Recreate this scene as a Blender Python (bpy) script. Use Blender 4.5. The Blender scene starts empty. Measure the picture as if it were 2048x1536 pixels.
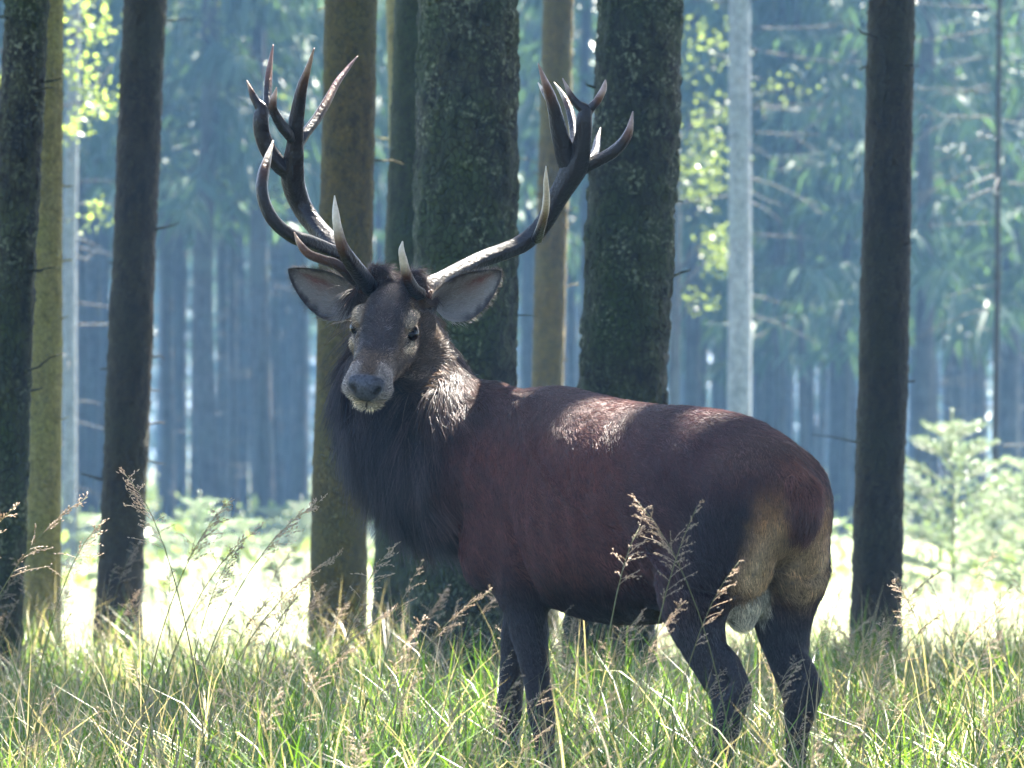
import bpy, math, random
import numpy as np
from mathutils import Vector, Matrix

rng = np.random.default_rng(7)
random.seed(7)
R = math.radians
SC = bpy.context.scene
COL = SC.collection

# ------------------------------------------------------------------ camera
F_PX = 12450.0            # focal length in pixels of the 2048 px wide photograph
CAM_Z = 1.1
HOR = 875.0               # pixel row of the horizon
cam_d = bpy.data.cameras.new('camera')
cam = bpy.data.objects.new('camera', cam_d)
COL.objects.link(cam)
cam.location = (0, 0, CAM_Z)
cam.rotation_euler = (R(90) + math.atan((HOR - 768) / F_PX), 0, 0)
cam_d.sensor_width = 36
cam_d.lens = F_PX / 2048 * 36
cam_d.clip_start = 0.5
cam_d.clip_end = 3000
cam_d.dof.use_dof = True
cam_d.dof.focus_distance = 15.2
cam_d.dof.aperture_fstop = 9.0
cam_d.dof.aperture_blades = 7
SC.camera = cam

# ------------------------------------------------------------------ sky, sun, exposure
SUN_EL, SUN_AZ = R(55), R(30)         # from behind the stag, a little to the right
world = bpy.data.worlds.new('World')
SC.world = world
world.use_nodes = True
nt = world.node_tree
nt.nodes.clear()
sky = nt.nodes.new('ShaderNodeTexSky')
sky.sky_type = 'NISHITA'
sky.sun_disc = False
sky.sun_elevation = SUN_EL
sky.sun_rotation = SUN_AZ
sky.air_density = 0.8
sky.dust_density = 3.0
sky.ozone_density = 0.6
bg = nt.nodes.new('ShaderNodeBackground')
bg.inputs[1].default_value = 0.05
wo = nt.nodes.new('ShaderNodeOutputWorld')
nt.links.new(sky.outputs[0], bg.inputs[0])
nt.links.new(bg.outputs[0], wo.inputs[0])
sun_vec = Vector((math.sin(SUN_AZ) * math.cos(SUN_EL), math.cos(SUN_AZ) * math.cos(SUN_EL), math.sin(SUN_EL)))
sd = bpy.data.lights.new('sun', 'SUN')
sd.energy = 5.0
sd.angle = R(0.53)
sd.color = (1.0, 0.94, 0.84)
sun = bpy.data.objects.new('sun', sd)
COL.objects.link(sun)
sun.rotation_euler = sun_vec.to_track_quat('Z', 'Y').to_euler()
sun.location = (10, 20, 40)
vs = SC.view_settings
vs.view_transform = 'Standard'
vs.look = 'None'
vs.gamma = 1.0
vs.use_curve_mapping = False
vs.exposure = 3.9
SC.render.engine = 'CYCLES'
cy = SC.cycles
cy.max_bounces = 5
cy.diffuse_bounces = 3
cy.glossy_bounces = 2
cy.transmission_bounces = 3
cy.volume_bounces = 0
cy.transparent_max_bounces = 4
cy.use_denoising = True
cy.sample_clamp_indirect = 4.0


def P(px, py, y):
    """point at depth y seen at pixel (px, py) of the photograph"""
    return np.array([(px - 1024.0) / F_PX * y, y, CAM_Z + (HOR - py) / F_PX * y])


# ------------------------------------------------------------------ mesh helpers
def mesh_np(name, V, F, col=None, smooth=False):
    """V (n,3); F an (m,3) or (m,4) array or a list of such arrays"""
    if isinstance(F, np.ndarray):
        F = [F]
    F = [f for f in F if len(f)]
    me = bpy.data.meshes.new(name)
    V = np.ascontiguousarray(V, dtype=np.float32)
    me.vertices.add(len(V))
    me.vertices.foreach_set('co', V.ravel())
    nl = sum(f.size for f in F)
    npoly = sum(len(f) for f in F)
    me.loops.add(nl)
    me.polygons.add(npoly)
    me.loops.foreach_set('vertex_index', np.concatenate([f.ravel() for f in F]).astype(np.int32))
    ls = np.concatenate([np.full(len(f), f.shape[1]) for f in F])
    start = np.concatenate([[0], np.cumsum(ls)[:-1]]).astype(np.int32)
    me.polygons.foreach_set('loop_start', start)
    me.update(calc_edges=True)
    me.validate()
    if smooth:
        me.polygons.foreach_set('use_smooth', np.ones(len(me.polygons), dtype=bool))
    if col is not None:
        at = me.attributes.new('col', 'FLOAT_COLOR', 'POINT')
        c = np.ones((len(V), 4), dtype=np.float32)
        c[:, :col.shape[1]] = col
        at.data.foreach_set('color', c.ravel())
    return me


def obj(name, me, mat=None, parent=None, loc=None, kind=None):
    o = bpy.data.objects.new(name, me)
    COL.objects.link(o)
    if mat is not None and me is not None and not me.materials:
        me.materials.append(mat)
    if parent is not None:
        o.parent = parent
    if loc is not None:
        o.location = loc
    if kind:
        o['kind'] = kind
    return o


def thing(name, label, cat, loc=(0, 0, 0), rz=0.0, group=None):
    o = bpy.data.objects.new(name, None)
    COL.objects.link(o)
    o.empty_display_size = 0.2
    o.location = loc
    o.rotation_euler = (0, 0, rz)
    o['label'] = label
    o['category'] = cat
    if group:
        o['group'] = group
    return o


class MB:
    """collects vertex and face arrays (quads and triangles) of one mesh"""
    def __init__(self):
        self.v, self.q, self.t, self.c, self.n = [], [], [], [], 0

    def add(self, V, quads=None, tris=None, col=None):
        V = np.asarray(V, dtype=np.float64)
        if quads is not None and len(quads):
            self.q.append(np.asarray(quads, dtype=np.int64) + self.n)
        if tris is not None and len(tris):
            self.t.append(np.asarray(tris, dtype=np.int64) + self.n)
        if col is not None:
            col = np.asarray(col, dtype=np.float64)
            if col.ndim == 1:
                col = np.tile(col, (len(V), 1))
            self.c.append(col)
        self.v.append(V)
        self.n += len(V)

    def mesh(self, name, smooth=False):
        F = []
        if self.q:
            F.append(np.concatenate(self.q))
        if self.t:
            F.append(np.concatenate(self.t))
        col = np.concatenate(self.c) if self.c else None
        return mesh_np(name, np.concatenate(self.v), F, col, smooth)


def catmull(pts, n):
    """n samples per span through the rows of pts"""
    pts = np.asarray(pts, dtype=np.float64)
    p = np.vstack([2 * pts[0] - pts[1], pts, 2 * pts[-1] - pts[-2]])
    out = []
    for i in range(1, len(p) - 2):
        t = np.linspace(0, 1, n, endpoint=False)[:, None]
        a, b, c, d = p[i - 1], p[i], p[i + 1], p[i + 2]
        out.append(0.5 * ((2 * b) + (-a + c) * t + (2 * a - 5 * b + 4 * c - d) * t ** 2 + (-a + 3 * b - 3 * c + d) * t ** 3))
    out.append(pts[-1:])
    return np.vstack(out)


def frames(pts):
    pts = np.asarray(pts, dtype=np.float64)
    T = np.gradient(pts, axis=0)
    T /= np.linalg.norm(T, axis=1)[:, None] + 1e-12
    ref = np.array([0, 0, 1.0]) if abs(T[0][2]) < 0.9 else np.array([1.0, 0, 0])
    N = np.zeros_like(T)
    n = ref - T[0] * ref.dot(T[0])
    N[0] = n / np.linalg.norm(n)
    for i in range(1, len(T)):
        n = N[i - 1] - T[i] * N[i - 1].dot(T[i])
        N[i] = n / (np.linalg.norm(n) + 1e-12)
    return T, N, np.cross(T, N)


def grid_quads(rows, seg, closed=True):
    i = np.arange(rows - 1)[:, None]
    m = seg if closed else seg - 1
    j = np.arange(m)[None, :]
    j2 = (j + 1) % seg
    return np.stack([i * seg + j, i * seg + j2, (i + 1) * seg + j2, (i + 1) * seg + j], axis=-1).reshape(-1, 4)


def tube(mb, pts, rad, seg=8, col=None, cap=True):
    pts = np.asarray(pts, dtype=np.float64)
    n = len(pts)
    rad = np.broadcast_to(np.asarray(rad, dtype=np.float64), (n,))
    T, N, B = frames(pts)
    th = np.linspace(0, 2 * math.pi, seg, endpoint=False)
    V = pts[:, None, :] + rad[:, None, None] * (np.cos(th)[None, :, None] * N[:, None, :] + np.sin(th)[None, :, None] * B[:, None, :])
    V = V.reshape(-1, 3)
    q = grid_quads(n, seg)
    t = None
    C = None
    if col is not None:
        col = np.asarray(col, dtype=np.float64)
        C = np.tile(col, (n * seg, 1)) if col.ndim == 1 else np.repeat(col, seg, axis=0)
    if cap:
        V = np.vstack([V, pts[0], pts[-1]])
        j = np.arange(seg)
        j2 = (j + 1) % seg
        t = np.vstack([np.stack([np.full(seg, n * seg), j2, j], 1),
                       np.stack([np.full(seg, n * seg + 1), (n - 1) * seg + j, (n - 1) * seg + j2], 1)])
        if C is not None:
            C = np.vstack([C, C[0], C[-2]])
    mb.add(V, q, t, C)


def loft(mb, secs, seg=40, n=8, ex=2.2):
    """secs: rows of (centre3, A3, B3); closed skin over superellipse sections"""
    S = catmull(np.array([np.concatenate(s) for s in secs]), n)
    th = np.linspace(0, 2 * math.pi, seg, endpoint=False)
    c, s = np.cos(th), np.sin(th)
    c = np.sign(c) * np.abs(c) ** (2 / ex)
    s = np.sign(s) * np.abs(s) ** (2 / ex)
    V = S[:, None, 0:3] + c[None, :, None] * S[:, None, 3:6] + s[None, :, None] * S[:, None, 6:9]
    rows = len(S)
    V = np.vstack([V.reshape(-1, 3), S[0, :3], S[-1, :3]])
    j = np.arange(seg)
    j2 = (j + 1) % seg
    t = np.vstack([np.stack([np.full(seg, rows * seg), j2, j], 1),
                   np.stack([np.full(seg, rows * seg + 1), (rows - 1) * seg + j, (rows - 1) * seg + j2], 1)])
    mb.add(V, grid_quads(rows, seg), t)


def ellipsoid(mb, c, A, B, C, seg=24, rows=14):
    ph = np.linspace(-math.pi / 2 + 0.06, math.pi / 2 - 0.06, rows)
    th = np.linspace(0, 2 * math.pi, seg, endpoint=False)
    c, A, B, C = (np.asarray(x, dtype=np.float64) for x in (c, A, B, C))
    V = (c + np.cos(ph)[:, None, None] * (np.cos(th)[None, :, None] * A + np.sin(th)[None, :, None] * B)
         + np.sin(ph)[:, None, None] * C).reshape(-1, 3)
    V = np.vstack([V, c - C, c + C])
    j = np.arange(seg)
    j2 = (j + 1) % seg
    t = np.vstack([np.stack([np.full(seg, rows * seg), j2, j], 1),
                   np.stack([np.full(seg, rows * seg + 1), (rows - 1) * seg + j, (rows - 1) * seg + j2], 1)])
    q = grid_quads(rows, seg)
    if np.dot(np.cross(A, B), C) < 0:
        q = q[:, ::-1]
        t = t[:, ::-1]
    mb.add(V, q, t)


def ss(e0, e1, x):
    t = np.clip((x - e0) / (e1 - e0), 0, 1)
    return t * t * (3 - 2 * t)


def hash2(i, j, k=0):
    h = (i * 374761393 + j * 668265263 + k * 2147483647 + 1013904223) & 0x7FFFFFFF
    h = ((h ^ (h >> 13)) * 1274126177) & 0x7FFFFFFF
    return ((h ^ (h >> 16)) & 0xFFFF) / 65535.0


def vnoise(x, y, px=0, k=0):
    """value noise, periodic in x with period px (0 = none)"""
    xi, yi = np.floor(x).astype(np.int64), np.floor(y).astype(np.int64)
    fx, fy = x - xi, y - yi
    fx, fy = fx * fx * (3 - 2 * fx), fy * fy * (3 - 2 * fy)
    w = (lambda a: a % px) if px else (lambda a: a)
    a, b = hash2(w(xi), yi, k), hash2(w(xi + 1), yi, k)
    c, d = hash2(w(xi), yi + 1, k), hash2(w(xi + 1), yi + 1, k)
    return (a * (1 - fx) + b * fx) * (1 - fy) + (c * (1 - fx) + d * fx) * fy


def worley(x, y, px, k=0):
    """distance to the nearest and second nearest cell point and the cell's own random value"""
    xi, yi = np.floor(x).astype(np.int64), np.floor(y).astype(np.int64)
    f1 = np.full(x.shape, 9.0)
    f2 = np.full(x.shape, 9.0)
    val = np.zeros(x.shape)
    for dx in (-1, 0, 1):
        for dy in (-1, 0, 1):
            cx, cyy = xi + dx, yi + dy
            wx = cx % px
            d = np.hypot(cx + hash2(wx, cyy, k) - x, cyy + hash2(wx, cyy, k + 5) - y)
            near = d < f1
            f2 = np.where(near, f1, np.minimum(f2, d))
            val = np.where(near, hash2(wx, cyy, k + 9), val)
            f1 = np.where(near, d, f1)
    return f1, f2, val


# ------------------------------------------------------------------ materials
def new_mat(name):
    m = bpy.data.materials.new(name)
    m.use_nodes = True
    t = m.node_tree
    t.nodes.clear()
    return m, t, t.nodes.new('ShaderNodeOutputMaterial')


def nd(t, typ, **kw):
    n = t.nodes.new(typ)
    for k, v in kw.items():
        if k.startswith('i_'):
            n.inputs[k[2:].replace('_', ' ')].default_value = v
        else:
            setattr(n, k, v)
    return n


def bark_mat(name, dark, mid, lichen, lich_amt=0.5, scale=1.0, moss=None):
    m, t, out = new_mat(name)
    L = t.links.new
    tc = nd(t, 'ShaderNodeTexCoord')
    mp = nd(t, 'ShaderNodeMapping')
    mp.inputs['Scale'].default_value = (1, 1, 0.55)
    L(tc.outputs['Object'], mp.inputs[0])
    vo = nd(t, 'ShaderNodeTexVoronoi', feature='DISTANCE_TO_EDGE')
    vo.inputs['Scale'].default_value = 55 * scale
    L(mp.outputs[0], vo.inputs['Vector'])
    n1 = nd(t, 'ShaderNodeTexNoise')
    n1.inputs['Scale'].default_value = 24 * scale
    n1.inputs['Detail'].default_value = 6
    L(mp.outputs[0], n1.inputs['Vector'])
    n2 = nd(t, 'ShaderNodeTexNoise')
    n2.inputs['Scale'].default_value = 3.2
    n2.inputs['Detail'].default_value = 4
    L(tc.outputs['Object'], n2.inputs['Vector'])
    n3 = nd(t, 'ShaderNodeTexNoise')
    n3.inputs['Scale'].default_value = 60 * scale
    n3.inputs['Detail'].default_value = 3
    L(tc.outputs['Object'], n3.inputs['Vector'])
    cr = nd(t, 'ShaderNodeValToRGB')
    cr.color_ramp.elements[0].position = 0.35
    cr.color_ramp.elements[0].color = (*dark, 1)
    cr.color_ramp.elements[1].position = 0.68
    cr.color_ramp.elements[1].color = (*mid, 1)
    L(n1.outputs[0], cr.inputs[0])
    ms = nd(t, 'ShaderNodeMix', data_type='RGBA')
    ms.inputs['B'].default_value = (*(moss or mid), 1)
    r2 = nd(t, 'ShaderNodeMapRange')
    r2.inputs['From Min'].default_value = 0.42
    r2.inputs['From Max'].default_value = 0.65
    L(n2.outputs[0], r2.inputs['Value'])
    L(r2.outputs[0], ms.inputs['Factor'])
    L(cr.outputs[0], ms.inputs['A'])
    lr = nd(t, 'ShaderNodeMapRange')
    lr.inputs['From Min'].default_value = 0.52
    lr.inputs['From Max'].default_value = 0.66
    lr.inputs['To Max'].default_value = lich_amt
    L(n3.outputs[0], lr.inputs['Value'])
    n4 = nd(t, 'ShaderNodeTexNoise')
    n4.inputs['Scale'].default_value = 7.0
    n4.inputs['Detail'].default_value = 5
    L(tc.outputs['Object'], n4.inputs['Vector'])
    r4 = nd(t, 'ShaderNodeMapRange')
    r4.inputs['From Min'].default_value = 0.45
    r4.inputs['From Max'].default_value = 0.66
    L(n4.outputs[0], r4.inputs['Value'])
    lk = nd(t, 'ShaderNodeMath', operation='MULTIPLY')
    L(lr.outputs[0], lk.inputs[0])
    L(r4.outputs[0], lk.inputs[1])
    lm = nd(t, 'ShaderNodeMix', data_type='RGBA')
    lm.inputs['B'].default_value = (*lichen, 1)
    L(lk.outputs[0], lm.inputs['Factor'])
    L(ms.outputs['Result'], lm.inputs['A'])
    er = nd(t, 'ShaderNodeMapRange')
    er.inputs['From Max'].default_value = 0.12
    L(vo.outputs['Distance'], er.inputs['Value'])
    ed = nd(t, 'ShaderNodeMix', data_type='RGBA', blend_type='MULTIPLY')
    ed.inputs['Factor'].default_value = 0.55
    L(lm.outputs['Result'], ed.inputs['A'])
    L(er.outputs[0], ed.inputs['B'])
    ad = nd(t, 'ShaderNodeMath', operation='ADD')
    L(er.outputs[0], ad.inputs[0])
    L(n1.outputs[0], ad.inputs[1])
    bp = nd(t, 'ShaderNodeBump')
    bp.inputs['Strength'].default_value = 0.9
    bp.inputs['Distance'].default_value = 0.006
    L(ad.outputs[0], bp.inputs['Height'])
    b = nd(t, 'ShaderNodeBsdfPrincipled')
    b.inputs['Roughness'].default_value = 0.8
    b.inputs['Specular IOR Level'].default_value = 0.35
    L(ed.outputs['Result'], b.inputs['Base Color'])
    L(bp.outputs[0], b.inputs['Normal'])
    L(b.outputs[0], out.inputs[0])
    return m


def leaf_mat(name, color=None, trans=0.5, rough=0.5, tint=(1.0, 1.0, 0.6), spec=0.4):
    """leaf or blade: diffuse and gloss on top, light passing through; colour from attribute col when none is given"""
    m, t, out = new_mat(name)
    L = t.links.new
    if color is None:
        a = nd(t, 'ShaderNodeAttribute', attribute_name='col')
        src = a.outputs['Color']
    else:
        oi = nd(t, 'ShaderNodeObjectInfo')
        hs = nd(t, 'ShaderNodeHueSaturation')
        hs.inputs['Color'].default_value = (*color, 1)
        mr = nd(t, 'ShaderNodeMapRange')
        mr.inputs['To Min'].default_value = 0.7
        mr.inputs['To Max'].default_value = 1.3
        L(oi.outputs['Random'], mr.inputs['Value'])
        L(mr.outputs[0], hs.inputs['Value'])
        src = hs.outputs[0]
    b = nd(t, 'ShaderNodeBsdfPrincipled')
    b.inputs['Roughness'].default_value = rough
    b.inputs['Specular IOR Level'].default_value = spec
    L(src, b.inputs['Base Color'])
    tr = nd(t, 'ShaderNodeBsdfTranslucent')
    mu = nd(t, 'ShaderNodeMix', data_type='RGBA', blend_type='MULTIPLY')
    mu.inputs['Factor'].default_value = 1
    mu.inputs['B'].default_value = (*tint, 1)
    L(src, mu.inputs['A'])
    L(mu.outputs['Result'], tr.inputs[0])
    mx = nd(t, 'ShaderNodeMixShader')
    mx.inputs[0].default_value = trans
    L(b.outputs[0], mx.inputs[1])
    L(tr.outputs[0], mx.inputs[2])
    L(mx.outputs[0], out.inputs[0])
    return m


M = {}
M['bark_dark'] = bark_mat('bark_dark', (0.01, 0.01, 0.004), (0.048, 0.05, 0.017), (0.26, 0.28, 0.16), 0.7, 1.0, (0.028, 0.044, 0.006))
M['bark_brown'] = bark_mat('bark_brown', (0.013, 0.009, 0.003), (0.042, 0.029, 0.009), (0.1, 0.085, 0.035), 0.35, 1.2, (0.03, 0.028, 0.006))
M['bark_olive'] = bark_mat('bark_olive', (0.05, 0.034, 0.003), (0.12, 0.082, 0.009), (0.16, 0.13, 0.03), 0.3, 1.3, (0.085, 0.072, 0.006))
M['bark_yellow'] = bark_mat('bark_yellow', (0.14, 0.118, 0.03), (0.27, 0.23, 0.07), (0.34, 0.31, 0.14), 0.3, 1.3, (0.22, 0.21, 0.05))
M['bark_moss'] = bark_mat('bark_moss', (0.020, 0.026, 0.004), (0.050, 0.058, 0.012), (0.12, 0.14, 0.05), 0.3, 1.2, (0.034, 0.052, 0.006))
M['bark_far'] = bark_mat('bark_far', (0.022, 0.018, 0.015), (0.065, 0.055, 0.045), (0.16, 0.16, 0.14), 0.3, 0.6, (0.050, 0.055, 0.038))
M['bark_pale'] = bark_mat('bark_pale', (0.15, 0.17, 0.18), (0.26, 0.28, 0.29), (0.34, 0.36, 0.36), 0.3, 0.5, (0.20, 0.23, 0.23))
M['grass'] = leaf_mat('grass_blades', None, 0.45, 0.42, (1.0, 1.0, 0.55), 0.5)
M['clearing'] = leaf_mat('clearing_blades', None, 0.40, 0.45, (1.0, 1.0, 0.85), 0.5)
M['dry'] = leaf_mat('dry_seed_heads', (0.46, 0.36, 0.26), 0.35, 0.6, (1, 0.9, 0.75), 0.3)
M['stem'] = leaf_mat('grass_stems', (0.17, 0.17, 0.07), 0.25, 0.5, (1, 1, 0.6), 0.4)
M['needles'] = leaf_mat('spruce_needles', (0.045, 0.085, 0.040), 0.30, 0.45, (1.0, 1.0, 0.5), 0.4)
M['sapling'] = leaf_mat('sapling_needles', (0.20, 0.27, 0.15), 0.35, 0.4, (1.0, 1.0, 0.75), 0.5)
M['beech'] = leaf_mat('beech_leaves', (0.15, 0.20, 0.06), 0.55, 0.4, (1.2, 1.15, 0.6), 0.4)
M['shrub'] = leaf_mat('undergrowth_leaves', None, 0.45, 0.45, (1.0, 1.0, 0.75), 0.4)


def ground_mat():
    m, t, out = new_mat('forest_floor')
    L = t.links.new
    tc = nd(t, 'ShaderNodeTexCoord')
    n1 = nd(t, 'ShaderNodeTexNoise')
    n1.inputs['Scale'].default_value = 0.6
    n1.inputs['Detail'].default_value = 8
    L(tc.outputs['Object'], n1.inputs['Vector'])
    n2 = nd(t, 'ShaderNodeTexNoise')
    n2.inputs['Scale'].default_value = 18
    n2.inputs['Detail'].default_value = 6
    L(tc.outputs['Object'], n2.inputs['Vector'])
    cr = nd(t, 'ShaderNodeValToRGB')
    cr.color_ramp.elements[0].position = 0.38
    cr.color_ramp.elements[0].color = (0.045, 0.036, 0.022, 1)
    cr.color_ramp.elements[1].position = 0.60
    cr.color_ramp.elements[1].color = (0.075, 0.095, 0.030, 1)
    L(n1.outputs[0], cr.inputs[0])
    mx = nd(t, 'ShaderNodeMix', data_type='RGBA', blend_type='MULTIPLY')
    mx.inputs['Factor'].default_value = 0.7
    L(cr.outputs[0], mx.inputs['A'])
    mr = nd(t, 'ShaderNodeMapRange')
    mr.inputs['From Min'].default_value = 0.3
    mr.inputs['From Max'].default_value = 0.7
    mr.inputs['To Min'].default_value = 0.35
    mr.inputs['To Max'].default_value = 1.4
    L(n2.outputs[0], mr.inputs['Value'])
    L(mr.outputs[0], mx.inputs['B'])
    bp = nd(t, 'ShaderNodeBump')
    bp.inputs['Distance'].default_value = 0.05
    L(n2.outputs[0], bp.inputs['Height'])
    b = nd(t, 'ShaderNodeBsdfPrincipled')
    b.inputs['Roughness'].default_value = 0.9
    L(mx.outputs['Result'], b.inputs['Base Color'])
    L(bp.outputs[0], b.inputs['Normal'])
    L(b.outputs[0], out.inputs[0])
    return m


# ------------------------------------------------------------------ ground
def ground_z(x, y):
    x = np.asarray(x, dtype=np.float64)
    y = np.asarray(y, dtype=np.float64)
    return 0.07 * (vnoise(x * 0.55 + 31, y * 0.4 + 17) - 0.5) + 0.30 * (vnoise(x * 0.09 + 3, y * 0.07 + 8) - 0.5) * ss(20, 45, y)


def build_ground():
    xs = np.concatenate([np.linspace(-260, -16, 16), np.linspace(-14, 14, 71), np.linspace(16, 260, 16)])
    ys = np.concatenate([np.linspace(-40, 4, 8), np.linspace(5, 70, 150), np.linspace(73, 400, 40)])
    X, Y = np.meshgrid(xs, ys)
    V = np.stack([X, Y, ground_z(X, Y)], -1).reshape(-1, 3)
    obj('ground', mesh_np('ground', V, grid_quads(len(ys), len(xs), False), smooth=True), ground_mat(), kind='structure')


build_ground()


# ------------------------------------------------------------------ spruce trunks and crowns
def trunk_mesh(name, r0, height, lean, seg=56, bark=0.005, detail=True, seed=0, cell=0.035, flare=0.35, kink=0.01):
    """tapered trunk standing on the origin; lean = sideways metres per metre; bark plates are real relief"""
    if detail:
        zs = np.concatenate([np.arange(-0.15, 4.2, 0.016), np.linspace(4.3, height, 26)])
    else:
        zs = np.concatenate([np.linspace(-0.2, 9.0, 30), np.linspace(10, height, 8)])
    th = np.linspace(0, 2 * math.pi, seg, endpoint=False)
    Z, TH = np.meshgrid(zs, th, indexing='ij')
    taper = 1 - 0.85 * np.clip(Z / height, 0, 1) ** 1.15
    rad = r0 * taper
    lobes = 1 + 0.22 * np.cos(TH * 5 + seed) + 0.15 * np.cos(TH * 3 + seed * 2.1)
    rad = rad * (1 + flare * np.exp(-np.clip(Z + 0.05, 0, 99) / 0.22) * lobes)
    per = max(8, int(2 * math.pi * r0 / cell))
    u = TH / (2 * math.pi) * per
    rad = rad + 0.035 * r0 * (vnoise(TH / (2 * math.pi) * 6, Z * 2.2, 6, seed) - 0.5) * 2
    if detail:
        f1, f2, val = worley(u + 0.35 * vnoise(u, Z * 9, per, seed + 3), Z / (cell * 1.7), per, seed)
        rad = rad + bark * (np.clip((f2 - f1) * 3.2, 0, 1) * (0.35 + 0.9 * val) - 0.4)
        f1, f2, val = worley(u * 2, Z / (cell * 0.75), per * 2, seed + 31)
        rad = rad + 0.35 * bark * (np.clip((f2 - f1) * 3, 0, 1) * val - 0.3)
    cx = lean * Z + kink * (vnoise(Z * 0.45, Z * 0 + seed * 3.3) - 0.5) * 2
    cyy = kink * (vnoise(Z * 0.4, Z * 0 + seed * 5.1 + 2) - 0.5) * 2
    V = np.stack([cx + rad * np.cos(TH), cyy + rad * np.sin(TH), Z], -1).reshape(-1, 3)
    return mesh_np(name, V, grid_quads(len(zs), seg), smooth=not detail or True)


def spruce_crown(name, z0, z1, rmax, nb, seed, twigs=13, tw=0.028):
    """drooping boughs in whorls: a woody rib and curtains of needle-covered twigs hanging from it"""
    g = np.random.default_rng(seed)
    mb = MB()
    for k in range(nb):
        f = (k + g.random()) / nb
        z = z0 + (z1 - z0) * f ** 1.15
        Lb = rmax * (1 - 0.86 * f) * g.uniform(0.65, 1.15)
        az = g.uniform(0, 2 * math.pi)
        d = np.array([math.cos(az), math.sin(az), 0])
        sid = np.array([-d[1], d[0], 0])
        s = np.linspace(0, 1, 6)
        droop = g.uniform(0.25, 0.6) * (1 - 0.6 * f)
        pts = d * (s * Lb)[:, None] + np.array([0, 0, z]) + np.array([0, 0, 1.0]) * (-droop * Lb * (s - 0.45 * s ** 2.5))[:, None]
        tube(mb, pts, 0.016 * (1 - 0.8 * s), 4, cap=False)
        n = twigs * 2
        tt = np.repeat((np.arange(twigs) + 0.5) / twigs, 2) * 0.9 + 0.1 + g.normal(0, 0.02, n)
        side = np.tile([1.0, -1.0], twigs) * g.uniform(0.5, 1.0, n)
        base = np.stack([np.interp(tt, s, pts[:, i]) for i in range(3)], 1)
        ln = g.uniform(0.22, 0.55, n) * (1.15 - 0.6 * tt) * (0.6 + 0.4 * Lb / rmax)
        dirv = sid[None] * side[:, None] + d[None] * g.uniform(0.1, 0.7, n)[:, None]
        dirv[:, 2] -= g.uniform(0.4, 1.3, n)
        dirv /= np.linalg.norm(dirv, axis=1)[:, None]
        p1 = base + dirv * (ln * 0.5)[:, None]
        p2 = base + dirv * ln[:, None] - np.array([0, 0, 1.0]) * (ln * 0.35)[:, None]
        w = g.normal(0, 1, (n, 3))
        w -= dirv * np.sum(w * dirv, 1)[:, None]
        w /= np.linalg.norm(w, axis=1)[:, None]
        ww = (tw * g.uniform(0.7, 1.5, n))[:, None] * w
        V = np.stack([base - ww * 0.5, base + ww * 0.5, p1 - ww, p1 + ww, p2 - ww * 0.15, p2 + ww * 0.15], 1).reshape(-1, 3)
        o = np.arange(n)[:, None] * 6
        q = np.concatenate([o + np.array([[0, 1, 3, 2]]), o + np.array([[2, 3, 5, 4]])])
        mb.add(V, q)
    return mb.mesh(name)


def dead_twigs(name, z0, z1, n, lmin, lmax, seed, r0, th=0.004):
    g = np.random.default_rng(seed)
    mb = MB()
    for k in range(n):
        z = g.uniform(z0, z1)
        az = g.uniform(0, 2 * math.pi)
        L = g.uniform(lmin, lmax)
        d = np.array([math.cos(az), math.sin(az), g.uniform(-0.25, 0.2)])
        s = np.linspace(0, 1, 4)
        c = g.uniform(-0.25, 0.1)
        pts = np.array([0, 0, z]) + d * (r0 * 0.7 + s * L)[:, None] + np.array([0, 0, 1.0]) * (c * L * s ** 2)[:, None]
        tube(mb, pts, th * (1.1 - 0.8 * s) * g.uniform(0.7, 1.5), 4, cap=False)
        if L > 0.35:
            q = pts[2]
            d2 = d + g.normal(0, 0.5, 3)
            tube(mb, np.array([q, q + d2 * L * 0.25, q + d2 * L * 0.4]), th * np.array([0.7, 0.5, 0.2]), 4, cap=False)
    return mb.mesh(name)


CROWNS = [spruce_crown('spruce_crown_%d' % i, 0.0, 15.0, 1.9, 130, 50 + i) for i in range(4)]
SHADE = [spruce_crown('tall_spruce_crown_%d' % i, 0.0, 13.0, 2.1, 170, 70 + i, 15, 0.05) for i in range(2)]
TWIGS = [dead_twigs('dead_twigs_%d' % i, 0.6, 6.0, 46, 0.15, 0.75, 90 + i, 0.10, 0.005) for i in range(3)]

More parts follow.
